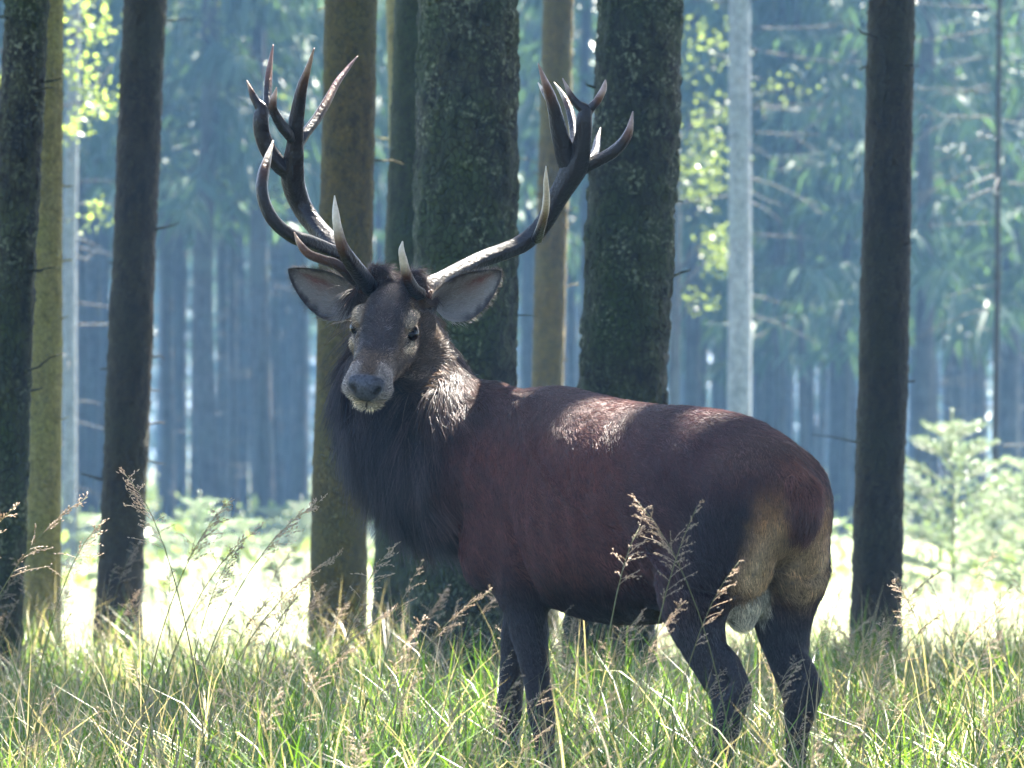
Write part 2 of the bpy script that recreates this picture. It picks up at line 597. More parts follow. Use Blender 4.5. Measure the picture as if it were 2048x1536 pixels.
# the eight near trunks: rows of (pixel row, left edge, right edge) read from the photograph, depth from where each stands
NEAR = [
    ('spruce_tree', 'thick dark spruce trunk with scaly lichen-specked bark behind the antlered head', 21.0, [(0, 828, 1046), (800, 830, 1032)], 'bark_dark', 0.015, 0.042),
    ('spruce_tree', 'mossy green trunk half hidden behind the thick scaly spruce', 24.5, [(0, 797, 905), (1200, 742, 872)], 'bark_moss', 0.006, 0.03),
    ('spruce_tree', 'thin yellow-green sliver of a trunk showing beside the mossy trunk above the muzzle', 29.0, [(0, 769, 830), (700, 782, 850)], 'bark_yellow', 0.004, 0.03),
    ('spruce_tree', 'olive-brown spruce trunk standing behind the right antler and the muzzle of the stag', 24.0, [(0, 655, 750), (1100, 618, 735)], 'bark_olive', 0.005, 0.026),
    ('spruce_tree', 'slim dark brown spruce trunk between the pale hazy trunk and the olive-brown one', 25.5, [(0, 247, 328), (1100, 198, 290)], 'bark_brown', 0.007, 0.028),
    ('spruce_tree', 'blackish green trunk overlapping the yellow-green trunk at the meadow edge', 22.0, [(0, 20, 98), (1000, -40, 56)], 'bark_dark', 0.009, 0.035),
    ('spruce_tree', 'yellow-green trunk with a sunlit edge and short dead twigs', 25.0, [(0, 52, 122), (1000, 46, 121)], 'bark_yellow', 0.003, 0.03),
    ('spruce_tree', 'slender olive trunk between the two thick scaly spruces', 30.0, [(0, 1086, 1143), (750, 1060, 1128)], 'bark_olive', 0.005, 0.026),
    ('spruce_tree', 'broad dark mossy spruce trunk right behind the back of the stag', 21.5, [(0, 1200, 1366), (800, 1155, 1336)], 'bark_dark', 0.014, 0.038),
    ('spruce_tree', 'straight dark brown spruce trunk beside the sunlit spruce sapling', 25.0, [(0, 1736, 1825), (1250, 1703, 1806)], 'bark_brown', 0.007, 0.028),
]


def near_tree(i, name, label, Y, rows, mat, bark, cell):
    (ya, la, ra), (yb, lb, rb) = rows
    pa, pb = P((la + ra) / 2, ya, Y), P((lb + rb) / 2, yb, Y)
    lean = (pa[0] - pb[0]) / (pa[2] - pb[2])
    gx = pb[0] - lean * pb[2]
    gz = float(ground_z(gx, Y))
    r = ((rb - lb) * 0.65 + (ra - la) * 0.35) / 2 / F_PX * Y
    H = 23 + 2 * hash2(i, 5)
    t = thing(name, label, 'tree', (gx, Y, gz), 0, None)
    obj('trunk', trunk_mesh('near_trunk', r * 1.02, H, lean, 72 if r > 0.13 else 56, bark, True, 11 + i, cell), M[mat], t)
    g = np.random.default_rng(300 + i)
    for k in range(10 if i not in (0, 7) else 12):       # dead branch stubs
        z = g.uniform(0.5, 3.0)
        az = g.choice([0.0, math.pi]) + g.normal(0, 0.6) if k % 3 else g.uniform(math.pi, 2 * math.pi)
        Ls = g.uniform(0.02, 0.09) if k % 4 else g.uniform(0.08, 0.18)
        mb = MB()
        s = np.linspace(0, 1, 4)
        d = np.array([math.cos(az), math.sin(az), g.uniform(-0.1, 0.35)])
        pts = np.array([lean * z, 0, z]) + d * (r * 0.85 + s * (Ls + r * 0.15))[:, None] + np.array([0, 0, 1.0]) * (g.uniform(-0.1, 0.15) * Ls * s * s)[:, None]
        pts = pts + g.normal(0, 0.006, pts.shape) * s[:, None]
        tube(mb, pts, 0.005 * g.uniform(0.5, 1.3) * (1.15 - 0.75 * s), 6)
        obj('branch_stub', mb.mesh('branch_stub', True), M[mat], t)
    zc = g.uniform(8.5, 10)
    c = obj('crown', SHADE[i % 2], M['needles'], t, (lean * zc, 0, zc))
    c.rotation_euler = (0, 0, g.uniform(0, 6))
    return t


for i, a in enumerate(NEAR):
    near_tree(i, *a)

# tall spruces added out of view on the right to shade the foreground
SUNV = np.array(sun_vec)
GAPS = []


def gap(p, r):
    GAPS.append((np.array(p, dtype=np.float64), r))


g = np.random.default_rng(31)
gap(P(1225, 845, 14.98), 0.23)                  # sun patch on the back of the stag
gap(P(1340, 855, 14.94), 0.23)
for k in range(8):
    gap(P(*[(520, 250), (600, 330), (640, 480), (760, 560), (900, 550), (1050, 480), (1150, 280), (1220, 270)][k], 15.6), 0.17 if k < 6 else 0.09)
gap(P(905, 690, 15.6), 0.10)
gap(P(1290, 820, 15.15), 0.14)
for k in range(150):                             # flecks of sun on the grass
    yy = g.uniform(10.5, 20)
    p = np.array([g.uniform(-0.10, 0.10) * yy, yy, 0.25])
    r = g.uniform(0.08, 0.36)
    clear = True
    for q in ((0.74, 14.58, 0.95), (0.62, 14.72, 1.05), (0.48, 14.85, 1.1), (0.37, 15.0, 0.9), (0.2, 15.2, 1.0), (0.0, 15.4, 1.1), (-0.15, 15.5, 1.0), (-0.3, 15.4, 1.2)):
        d = np.array(q) - p
        if np.linalg.norm(d - d.dot(SUNV) * SUNV) < r + 0.26:
            clear = False
    if clear:
        gap(p, r)


def cut_gaps(V, Q):  # opens the added crowns along sun rays to light chosen spots
    c = V[Q].mean(axis=1)
    keep = np.ones(len(Q), dtype=bool)
    for p, r in GAPS:
        d = c - p
        t = d @ SUNV
        keep &= np.linalg.norm(d - t[:, None] * SUNV, axis=1) > r
    return Q[keep]


def shade_tree(i, x, y):
    gg = np.random.default_rng(800 + i)
    gz = float(ground_z(x, y))
    t = thing('spruce_tree', 'tall unseen spruce with a dense crown, added to shade the meadow', 'tree', (x, y, gz), 0, 'unseen spruces added to shade the meadow')
    obj('trunk', FAR_TALL, M['bark_brown'], t)
    zc = gg.uniform(7.5, 9.0)
    src = SHADE_SRC[i % 2]
    a = gg.uniform(0, 6.28)
    ca, sa = math.cos(a), math.sin(a)
    V = src[0] @ np.array([[ca, sa, 0], [-sa, ca, 0], [0, 0, 1]]) + np.array([0, 0, zc])
    Q = cut_gaps(V + np.array([x, y, gz]), src[1])
    obj('crown', mesh_np('shade_crown', V, Q), M['needles'], t)


def mesh_arrays(me):
    V = np.empty(len(me.vertices) * 3, dtype=np.float32)
    me.vertices.foreach_get('co', V)
    Q = np.empty(len(me.loops), dtype=np.int32)
    me.loops.foreach_get('vertex_index', Q)
    return V.reshape(-1, 3).astype(np.float64), Q.reshape(-1, 4)


_dense = [spruce_crown('dense_crown_%d' % i, 0.0, 13.5, 2.6, 210, 170 + i, 12, 0.11) for i in range(2)]
SHADE_SRC = [mesh_arrays(m) for m in _dense]
for m in _dense:
    bpy.data.meshes.remove(m)
FAR_TALL = trunk_mesh('tall_trunk', 0.15, 22, 0.0, 20, 0, False, 61, 0.03, 0.3, 0.04)
k = 0
for xx in (3.6, 6.3, 9.0):
    for yy in np.arange(4.5, 33, 3.3):
        if xx < 4 and yy > 24:
            continue
        shade_tree(k, xx + g.normal(0, 0.35), yy + g.normal(0, 0.4) + (1.4 if xx == 6.3 else 0))
        k += 1

# far trunks in the haze
FAR_PROTO = [trunk_mesh('far_trunk_%d' % i, 0.11, 20, 0.0, 16, 0, False, 40 + i, 0.03, 0.3, 0.05) for i in range(5)]


L_FAR = 'grey-blue spruce trunk standing far back in the haze'


def far_tree(px, Y, width_px, label, mat='bark_far', crown_z=4.5, crown=True, lean=0.012, group='spruces fading into the haze', scale_crown=1.0):
    g = np.random.default_rng(int(px * 7 + Y * 13) % 100003)
    x = (px - 1024) / F_PX * Y
    z = float(ground_z(x, Y)) - 0.02
    r = width_px / 2 / F_PX * Y
    if label is L_FAR:
        size = 'slim' if r < 0.10 else 'stout' if r > 0.125 else 'middling'
        bough = 'low-hanging' if crown_z < 4.2 else 'high'
        dist = 'just beyond the clearing' if Y < 80 else 'deep in the blue haze'
        label = '%s grey-blue spruce with %s boughs %s' % (size, bough, dist)
        group = '%s hazy spruces with %s boughs %s' % (size, bough, dist)
    t = thing('spruce_tree', label, 'tree', (x, Y, z), g.uniform(0, 6.28), group)
    t.rotation_euler = (g.normal(0, 0.004), lean + g.normal(0, 0.006), g.uniform(0, 6.28))
    me = FAR_PROTO[g.integers(0, 5)]
    tr = obj('trunk', me, M['bark_far'], t)
    tr.scale = (r / 0.11, r / 0.11, 1)
    if mat != 'bark_far':
        tr.material_slots[0].link = 'OBJECT'
        tr.material_slots[0].material = M[mat]
    tw = obj('dead_branches', TWIGS[g.integers(0, 3)], M['bark_far'], t, kind='stuff')
    tw.rotation_euler = (0, 0, g.uniform(0, 6.28))
    if crown:
        c = obj('crown', CROWNS[g.integers(0, 4)], M['needles'], t, (0, 0, crown_z))
        c.rotation_euler = (0, 0, g.uniform(0, 6.28))
        s = g.uniform(0.85, 1.2) * scale_crown
        c.scale = (s, s, g.uniform(0.9, 1.05))
    return t



far_spec = [
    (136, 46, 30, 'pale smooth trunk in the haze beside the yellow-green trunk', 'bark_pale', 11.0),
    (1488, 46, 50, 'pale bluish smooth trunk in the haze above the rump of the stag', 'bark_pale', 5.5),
    (1988, 44, 13, 'thin dark pole-like young spruce behind the sunlit sapling', 'bark_brown', 0),
]
for px, Y, w, lab, mt, cz in far_spec:
    far_tree(px, Y, w, lab, mt, cz, cz > 0, 0.012, None)
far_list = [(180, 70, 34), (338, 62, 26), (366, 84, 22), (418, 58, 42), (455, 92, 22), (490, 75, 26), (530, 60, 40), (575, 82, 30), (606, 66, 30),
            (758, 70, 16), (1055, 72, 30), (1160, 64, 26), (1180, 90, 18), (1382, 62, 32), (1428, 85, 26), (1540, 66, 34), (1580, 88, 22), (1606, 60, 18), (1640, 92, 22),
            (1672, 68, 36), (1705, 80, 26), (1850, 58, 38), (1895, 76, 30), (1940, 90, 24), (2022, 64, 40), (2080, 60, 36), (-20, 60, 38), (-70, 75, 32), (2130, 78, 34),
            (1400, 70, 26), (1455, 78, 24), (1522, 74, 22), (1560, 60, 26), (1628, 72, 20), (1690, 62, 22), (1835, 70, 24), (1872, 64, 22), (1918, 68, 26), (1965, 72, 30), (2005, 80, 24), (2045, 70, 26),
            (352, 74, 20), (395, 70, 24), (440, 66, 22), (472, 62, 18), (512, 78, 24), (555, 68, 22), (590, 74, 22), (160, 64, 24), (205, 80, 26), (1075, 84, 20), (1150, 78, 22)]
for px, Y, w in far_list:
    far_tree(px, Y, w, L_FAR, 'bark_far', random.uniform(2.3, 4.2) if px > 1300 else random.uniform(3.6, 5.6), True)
g = np.random.default_rng(5)
placed = []
tries = 0
while len(placed) < 110 and tries < 4000:
    tries += 1
    Y = g.uniform(80, 175)
    half = Y * 0.108
    x = g.uniform(-half, half)
    if any((x - a) ** 2 + (Y - b) ** 2 < 3.2 for a, b in placed):
        continue
    placed.append((x, Y))
    far_tree(1024 + x / Y * F_PX, Y, g.uniform(0.17, 0.30) / Y * F_PX, L_FAR, 'bark_far', g.uniform(3.2, 7.0), True)


for k in range(24):
    Y = g.uniform(150, 190)
    px = -80 + 2200 * (k + g.uniform(-0.5, 0.5)) / 23
    far_tree(px, Y, g.uniform(0.18, 0.28) / Y * F_PX, 'young spruce with boughs down to the ground at the far forest edge', 'bark_far', g.uniform(0.3, 2.4), True, 0.0, 'spruces at the far forest edge', 1.25)


# ------------------------------------------------------------------ saplings, beech sprays, undergrowth
def sapling_meshes(seed, h):
    g = np.random.default_rng(seed)
    stem, need = MB(), MB()
    tube(stem, np.array([[0, 0, -0.03], [0.01, 0, h * 0.5], [0, 0.01, h]]), [0.016, 0.010, 0.003], 6)

    def shoot(p, d, L, r):
        n = max(6, int(L / 0.0032))
        s = g.random(n)
        base = p + d * (s * L)[:, None]
        v = g.normal(0, 1, (n, 3))
        v -= d * (v @ d)[:, None]
        v /= np.linalg.norm(v, axis=1)[:, None]
        tip = base + (v * 0.8 + d * 0.6) * (r * g.uniform(0.7, 1.2, n))[:, None]
        w = np.cross(v, d) * 0.0028
        V = np.stack([base - w, base + w, tip], 1).reshape(-1, 3)
        need.add(V, None, np.arange(n * 3).reshape(-1, 3))
        tube(stem, np.array([p, p + d * L * 0.5, p + d * L * 0.97]), [0.004, 0.003, 0.0015], 4, cap=False)

    nz = int(h / 0.13)
    for k in range(nz):
        z = h * (0.06 + 0.9 * k / nz)
        Lb = 0.62 * h * (1 - z / h) ** 0.75 + 0.05
        nb = 8
        for j in range(nb):
            az = j * 2 * math.pi / nb + g.uniform(-0.4, 0.4) + k
            up = 0.15 + 0.55 * z / h
            d = np.array([math.cos(az), math.sin(az), up + g.normal(0, 0.08)])
            d /= np.linalg.norm(d)
            p = np.array([0, 0, z])
            shoot(p, d, Lb, 0.028)
            side = np.array([-d[1], d[0], 0.1])
            for q in np.arange(0.35, 0.95, 0.22):
                for sg in (-1, 1):
                    dd = d * 0.8 + side * sg * 0.7
                    dd /= np.linalg.norm(dd)
                    shoot(p + d * Lb * q, dd, Lb * (1.0 - q) * 0.6 + 0.03, 0.020)
    shoot(np.array([0, 0, h * 0.8]), np.array([0, 0, 1.0]), h * 0.22, 0.022)
    return stem.mesh('sapling_stem'), need.mesh('sapling_needles')


SAP = [sapling_meshes(s, h) for s, h in ((1, 1.15), (2, 0.8), (3, 0.6))]


def sapling(px, Y, kind, s, label, group=None):
    x = (px - 1024) / F_PX * Y
    t = thing('spruce_sapling', label, 'sapling', (x, Y, float(ground_z(x, Y))), px * 0.37, group)
    t.scale = (s, s, s)
    obj('stem', SAP[kind][0], M['stem'], t)
    obj('needles', SAP[kind][1], M['sapling'], t)


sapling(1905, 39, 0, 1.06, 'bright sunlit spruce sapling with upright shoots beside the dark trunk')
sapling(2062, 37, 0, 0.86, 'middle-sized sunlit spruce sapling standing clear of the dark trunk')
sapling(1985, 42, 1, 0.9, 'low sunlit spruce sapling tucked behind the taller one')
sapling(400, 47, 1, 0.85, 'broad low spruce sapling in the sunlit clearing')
for px, Y, k, s in ((330, 48, 2, 0.8), (485, 46, 2, 0.95), (545, 52, 2, 0.9), (158, 46, 2, 1.0), (1655, 47, 2, 0.9), (604, 50, 1, 0.7)):
    sapling(px, Y, k, s, 'small spruce seedling among the sunlit undergrowth', 'spruce seedlings in the clearing')


def beech_tree(px, Y, trunk_px, clusters, label):
    """young beech: slim trunk, a limb to every cluster of leaves"""
    g = np.random.default_rng(int(px + Y))
    bx = (trunk_px - 1024) / F_PX * Y
    bz = float(ground_z(bx, Y))
    t = thing('beech_tree', label, 'tree', (bx, Y, bz))
    wood, lv = MB(), MB()
    H = max(P(0, c[1], Y)[2] for c in clusters) + 1.5
    tube(wood, np.array([[0, 0, -0.1], [0.03, 0, H * 0.5], [0, 0.02, H]]), [0.05, 0.04, 0.012], 10)
    for cx, cyy, rad, n in clusters:
        c = P(cx, cyy, Y) - np.array([bx, Y, bz])
        z0 = c[2] - 0.3 - 0.15 * abs(c[0])
        s = np.linspace(0, 1, 5)[:, None]
        pts = np.array([0, 0, z0]) * (1 - s) + c * s
        pts[:, 2] += 0.1 * np.sin(s[:, 0] * math.pi)
        tube(wood, pts, np.linspace(0.014, 0.003, 5), 5, cap=False)
        n = int(n * 1.3)
        p = c + g.normal(0, 1, (n, 3)) * np.array([rad, rad, rad * 0.75])
        ax = g.normal(0, 1, (n, 3)) + np.array([0, 0, -0.5])
        ax /= np.linalg.norm(ax, axis=1)[:, None]
        w = np.cross(ax, g.normal(0, 1, (n, 3)))
        w /= np.linalg.norm(w, axis=1)[:, None]
        L = g.uniform(0.03, 0.06, n)[:, None]
        V = np.stack([p, p + ax * L * 0.5 + w * L * 0.3, p + ax * L, p + ax * L * 0.5 - w * L * 0.3], 1).reshape(-1, 3)
        lv.add(V, np.arange(n * 4).reshape(-1, 4))
    obj('trunk', wood.mesh('beech_wood', True), M['bark_far'], t)
    obj('crown', lv.mesh('beech_leaves'), M['beech'], t)


beech_tree(1, 40, -60, [(175, 30, 0.10, 60), (150, 130, 0.10, 60), (190, 200, 0.10, 70), (140, 260, 0.07, 40), (195, 60, 0.06, 30), (5, 160, 0.12, 80), (2, 330, 0.12, 80), (190, 430, 0.08, 40)],
           'young beech with glowing backlit leaves reaching past the yellow-green trunk')
beech_tree(2, 58, 520, [(400, 40, 0.20, 120), (420, 90, 0.15, 80), (440, 130, 0.12, 50), (370, 270, 0.16, 60), (520, 180, 0.2, 60), (380, 350, 0.16, 70), (560, 380, 0.2, 40)],
           'young beech with blurred bright leaves between the dark and the olive-brown trunk')
beech_tree(3, 52, 1345, [(1400, 310, 0.16, 170), (1410, 370, 0.14, 150), (1420, 230, 0.16, 120), (1440, 480, 0.12, 80), (1445, 520, 0.1, 80), (1395, 90, 0.2, 120), (1400, 600, 0.08, 40), (1565, 180, 0.12, 40)],
           'young beech with bright yellow-green leaves behind the broad mossy trunk')


# ------------------------------------------------------------------ grass
def blades(n, xy, h, w, bend, col_a, col_b, seed, segs=4):
    """n arching grass blades as one vertex and triangle set"""
    g = np.random.default_rng(seed)
    az = g.uniform(0, 2 * math.pi, n)
    d = np.stack([np.cos(az), np.sin(az), np.zeros(n)], 1)
    fa = az + math.pi / 2 + g.normal(0, 0.5, n)
    wv = np.stack([np.cos(fa), np.sin(fa), np.zeros(n)], 1)
    t = np.linspace(0, 1, segs + 1)
    base = np.column_stack([xy, ground_z(xy[:, 0], xy[:, 1]) - 0.01])
    b = bend
    pos = base[:, None, :] + d[:, None, :] * (h * b)[:, None, None] * (t ** 2)[None, :, None]
    pos[:, :, 2] += h[:, None] * (t[None] - (0.55 * b)[:, None] * (t ** 2.6)[None])
    prof = np.array([0.7, 1.0, 0.9, 0.6, 0.0]) if segs == 4 else np.array([0.8, 1.0, 0.0])
    off = wv[:, None, :] * (w[:, None] * prof[None])[:, :, None]
    left, right = (pos - off)[:, :-1], (pos + off)[:, :-1]
    V = np.concatenate([np.stack([left, right], 2).reshape(n, -1, 3), pos[:, -1:]], 1)
    m = V.shape[1]
    tr = []
    for k in range(segs - 1):
        tr += [[2 * k, 2 * k + 1, 2 * k + 3], [2 * k, 2 * k + 3, 2 * k + 2]]
    tr.append([2 * (segs - 1), 2 * (segs - 1) + 1, 2 * segs])
    T = (np.arange(n)[:, None, None] * m + np.array(tr)[None]).reshape(-1, 3)
    f = g.random(n)[:, None]
    c = (col_a[None] * (1 - f) + col_b[None] * f) * g.uniform(0.7, 1.25, n)[:, None]
    return V.reshape(-1, 3), T, np.repeat(c, m, axis=0)


def fan(n, y0, y1, spread, g):
    """random ground points in the wedge the lens sees, evenly over its area"""
    y = np.sqrt(g.uniform(y0 ** 2, y1 ** 2, n))
    x = g.uniform(-1, 1, n) * y * spread
    return np.stack([x, y], 1)


def build_grass():
    g = np.random.default_rng(21)
    green_a, green_b = np.array([0.060, 0.135, 0.016]), np.array([0.140, 0.235, 0.032])
    straw = np.array([0.42, 0.35, 0.25])
    mb = MB()
    xy = fan(70000, 11.0, 24.0, 0.105, g)
    clump = vnoise(xy[:, 0] * 3.1 + 9, xy[:, 1] * 2.0 + 4)
    keep = g.random(len(xy)) < 0.35 + 0.75 * clump
    xy = xy[keep]
    n = len(xy)
    clump = clump[keep]
    h = g.uniform(0.20, 0.52, n) * (0.65 + 0.75 * clump)
    mb.add(*[(V, None, T, c) for V, T, c in [blades(n, xy, h, g.uniform(0.0018, 0.0042, n), g.uniform(0.15, 0.95, n), green_a, green_b, 1)]][0])
    xy = fan(11000, 11.0, 24.0, 0.105, g)
    n = len(xy)
    mb.add(*[(V, None, T, c) for V, T, c in [blades(n, xy, g.uniform(0.25, 0.75, n), g.uniform(0.001, 0.0024, n), g.uniform(0.15, 0.9, n), straw, straw * 0.7, 2)]][0])
    o = obj('meadow_grass', mb.mesh('meadow_grass'), M['grass'], kind='stuff')
    o['label'] = 'tall green meadow grass around the legs of the stag'
    o['category'] = 'grass'
    mb = MB()
    xy = fan(52000, 24.0, 58.0, 0.105, g)
    clump = vnoise(xy[:, 0] * 1.3 + 2, xy[:, 1] * 0.8 + 7)
    keep = g.random(len(xy)) < 0.3 + 0.8 * clump
    xy = xy[keep]
    n = len(xy)
    h = g.uniform(0.12, 0.36, n) * (0.6 + 0.8 * clump[keep])
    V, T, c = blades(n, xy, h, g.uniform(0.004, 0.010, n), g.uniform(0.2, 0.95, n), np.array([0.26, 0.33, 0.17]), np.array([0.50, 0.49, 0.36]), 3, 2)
    mb.add(V, None, T, c)
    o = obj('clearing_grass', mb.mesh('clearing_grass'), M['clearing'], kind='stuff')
    o['label'] = 'sunlit pale grass of the clearing behind the near trunks'
    o['category'] = 'grass'
    # low leafy undergrowth of the clearing and below the far trees
    xy = fan(26000, 36.0, 120.0, 0.11, g)
    clump = vnoise(xy[:, 0] * 0.9 + 5, xy[:, 1] * 0.45 + 1)
    xy = xy[g.random(len(xy)) < ss(0.35, 0.75, clump)]
    n = len(xy)
    hh = 0.55 * vnoise(xy[:, 0] * 0.9 + 5, xy[:, 1] * 0.45 + 1)
    p = np.column_stack([xy, ground_z(xy[:, 0], xy[:, 1]) + g.random(n) * hh])
    ax = g.normal(0, 1, (n, 3))
    ax /= np.linalg.norm(ax, axis=1)[:, None]
    w = np.cross(ax, g.normal(0, 1, (n, 3)))
    w /= np.linalg.norm(w, axis=1)[:, None]
    L = g.uniform(0.03, 0.09, n)[:, None]
    V = np.stack([p, p + ax * L + w * L * 0.5, p + ax * L * 2, p + ax * L - w * L * 0.5], 1).reshape(-1, 3)
    f = g.random(n)[:, None]
    c = np.array([0.09, 0.14, 0.03]) * (1 - f) + np.array([0.20, 0.24, 0.08]) * f
    o = obj('undergrowth', mesh_np('undergrowth', V, np.arange(n * 4).reshape(-1, 4), np.repeat(c, 4, axis=0)), M['shrub'], kind='stuff')
    o['label'] = 'low leafy undergrowth covering the forest floor'
    o['category'] = 'undergrowth'


build_grass()


def stalk_meshes(seed, h, dense):
    """flowering grass stalk: arching stem and a one-sided drooping seed head"""
    g = np.random.default_rng(seed)
    stem, head = MB(), MB()
    b = g.uniform(0.15, 0.40)
    s = np.linspace(0, 1, 14)
    pts = np.stack([h * b * s ** 2.4, 0 * s, h * (s - 0.30 * b * s ** 4)], 1)
    pts[-3:, 2] -= np.array([0.002, 0.010, 0.024]) * h * g.uniform(0.3, 1.6)
    tube(stem, pts, 0.0016 * (1.15 - 0.75 * s), 5)
    for k in range(2):       # one or two leaves on the stem
        z = g.uniform(0.2, 0.55)
        p0 = np.array([np.interp(z, s, pts[:, i]) for i in range(3)])
        az = g.uniform(0, 6.28)
        d = np.array([math.cos(az), math.sin(az), 0])
        L = g.uniform(0.15, 0.28)
        u = np.linspace(0, 1, 5)
        q = p0 + d * (u * L * 0.8)[:, None] + np.array([0, 0, 1.0]) * (L * (0.7 * u - 0.9 * u * u))[:, None]
        w = np.array([-d[1], d[0], 0]) * 0.0032
        pr = np.array([0.8, 1, 0.8, 0.5, 0.05])[:, None]
        V = np.stack([q - w * pr, q + w * pr], 1).reshape(-1, 3)
        i = np.arange(4) * 2
        stem.add(V, np.stack([i, i + 1, i + 3, i + 2], 1))
    hl = g.uniform(0.20, 0.30)
    nk = dense
    for k in range(nk):
        f = 1 - hl + hl * (k + g.random()) / nk
        p0 = np.array([np.interp(f, s, pts[:, i]) for i in range(3)])
        rel = (f - (1 - hl)) / hl
        bl = h * 0.085 * (1 - 0.75 * rel) * g.uniform(0.5, 1.2)
        az = g.normal(0.0, 0.9)
        d = np.array([math.cos(az), math.sin(az), g.uniform(0.3, 1.1)])
        d /= np.linalg.norm(d)
        p1 = p0 + d * bl + np.array([0, 0, -0.18 * bl])
        tube(head, np.array([p0, (p0 + p1) / 2 + [0, 0, 0.05 * bl], p1]), 0.0005, 3, cap=False)
        ns = 5
        for j in range(ns):
            q = p0 + (p1 - p0) * (0.3 + 0.7 * j / (ns - 1)) + g.normal(0, 0.0015, 3)
            dd = d + g.normal(0, 0.35, 3)
            dd /= np.linalg.norm(dd)
            w = np.cross(dd, g.normal(0, 1, 3))
            w /= np.linalg.norm(w)
            w2 = np.cross(dd, w)
            L = g.uniform(0.005, 0.0085)
            a = 0.0012
            V = np.array([q, q + dd * L * 0.45 + w * a, q + dd * L * 0.45 + w2 * a, q + dd * L * 0.45 - w * a, q + dd * L * 0.45 - w2 * a, q + dd * L])
            head.add(V, None, np.array([[0, 1, 2], [0, 2, 3], [0, 3, 4], [0, 4, 1], [5, 2, 1], [5, 3, 2], [5, 4, 3], [5, 1, 4]]))
    return stem.mesh('stalk_stem'), head.mesh('stalk_seed_head')


STALK = [stalk_meshes(400 + i, 0.8, [14, 20, 26, 18, 30, 22, 16][i]) for i in range(7)]


def stalk(x, y, s, rz, k):
    t = thing('grass_stalk', 'dry beige flowering grass stalk with a drooping seed head in the meadow', 'grass stalk',
              (x, y, float(ground_z(x, y)) - 0.01), rz, 'flowering grass stalks in the meadow')
    t.scale = (s, s, s)
    obj('stem', STALK[k][0], M['stem'], t)
    obj('seed_head', STALK[k][1], M['dry'], t)


g = np.random.default_rng(77)
# stalks the photograph shows clearly: (tip pixel x, tip pixel y, depth, leans right?)
for px, py, Y, sg in [(1246, 992, 13.6, -1), (1405, 1045, 13.4, 1), (1490, 1035, 13.5, 1), (1390, 1205, 13.0, 1), (1130, 1290, 13.2, 1), (920, 1120, 13.8, 1), (905, 1150, 13.7, 1),
                      (580, 950, 14.0, 1), (575, 1065, 13.6, 1), (545, 1075, 14.3, 1), (490, 1010, 14.5, 1), (480, 990, 14.6, 1), (105, 935, 14.2, 1), (62, 955, 14.2, 1), (40, 1020, 13.2, 1), (180, 920, 14.4, -1),
                      (255, 1020, 14.2, 1), (1980, 1370, 12.8, 1), (2040, 1260, 13.0, 1), (1800, 1255, 14.0, 1), (1740, 1150, 15.5, -1), (1640, 1330, 13.0, 1), (1560, 1340, 13.1, 1), (700, 1190, 13.6, 1),
                      (880, 1235, 13.3, 1), (1330, 1230, 13.2, 1), (530, 1300, 13.0, 1), (420, 1290, 12.9, -1), (650, 1260, 13.1, 1), (830, 1085, 14.4, 1), (1520, 1125, 13.4, 1)]:
    tip = P(px, py, Y)
    s = max(0.35, (tip[2] + 0.03) / 0.77)
    stalk(tip[0] - 0.2 * s * sg, Y, s, g.normal(0, 0.35) + (0 if sg > 0 else math.pi), int(g.integers(0, 7)))
for x, y in fan(70, 11.6, 14.2, 0.092, g):
    stalk(x, y, g.uniform(0.42, 0.66), g.normal(0.1, 0.8) + (math.pi if g.random() < 0.2 else 0), int(g.integers(0, 7)))
pts = fan(190, 11.6, 21.0, 0.092, g)
for x, y in pts:
    stalk(x, y, g.uniform(0.55, 1.0) * (0.9 if y < 15 else 1.05), g.normal(0.1, 0.9) + (math.pi if g.random() < 0.2 else 0), int(g.integers(0, 7)))


# ------------------------------------------------------------------ the stag
THETA = R(52)
DO = np.array([306.0 / F_PX * 15.0, 15.0, 0.0])
DF = np.array([-math.cos(THETA), math.sin(THETA), 0.0])      # towards its chest
DL = np.array([-math.sin(THETA), -math.cos(THETA), 0.0])     # its left side
DZ = np.array([0, 0, 1.0])
DO[2] = float(ground_z(DO[0], DO[1]))


def D(a, l, z):
    """stag coordinates: a forward, l to its left, z up (relative to the empty)"""
    return DF * a + DL * l + DZ * z


def W(px, py, y):
    return P(px, py, y) - DO


# head frame: poll, towards nose, to its left, dorsal
POLL = W(792, 588, 15.50)
EU = W(731, 768, 15.18) - POLL
EU /= np.linalg.norm(EU)
EV = np.array([1.0, 0.0, -0.035])
EV -= EU * EV.dot(EU)
EV /= np.linalg.norm(EV)
EW = np.cross(EU, EV)
if EW[2] < 0:
    EW = -EW


def Hd(u, v, w):
    return POLL + EU * u + EV * v + EW * w


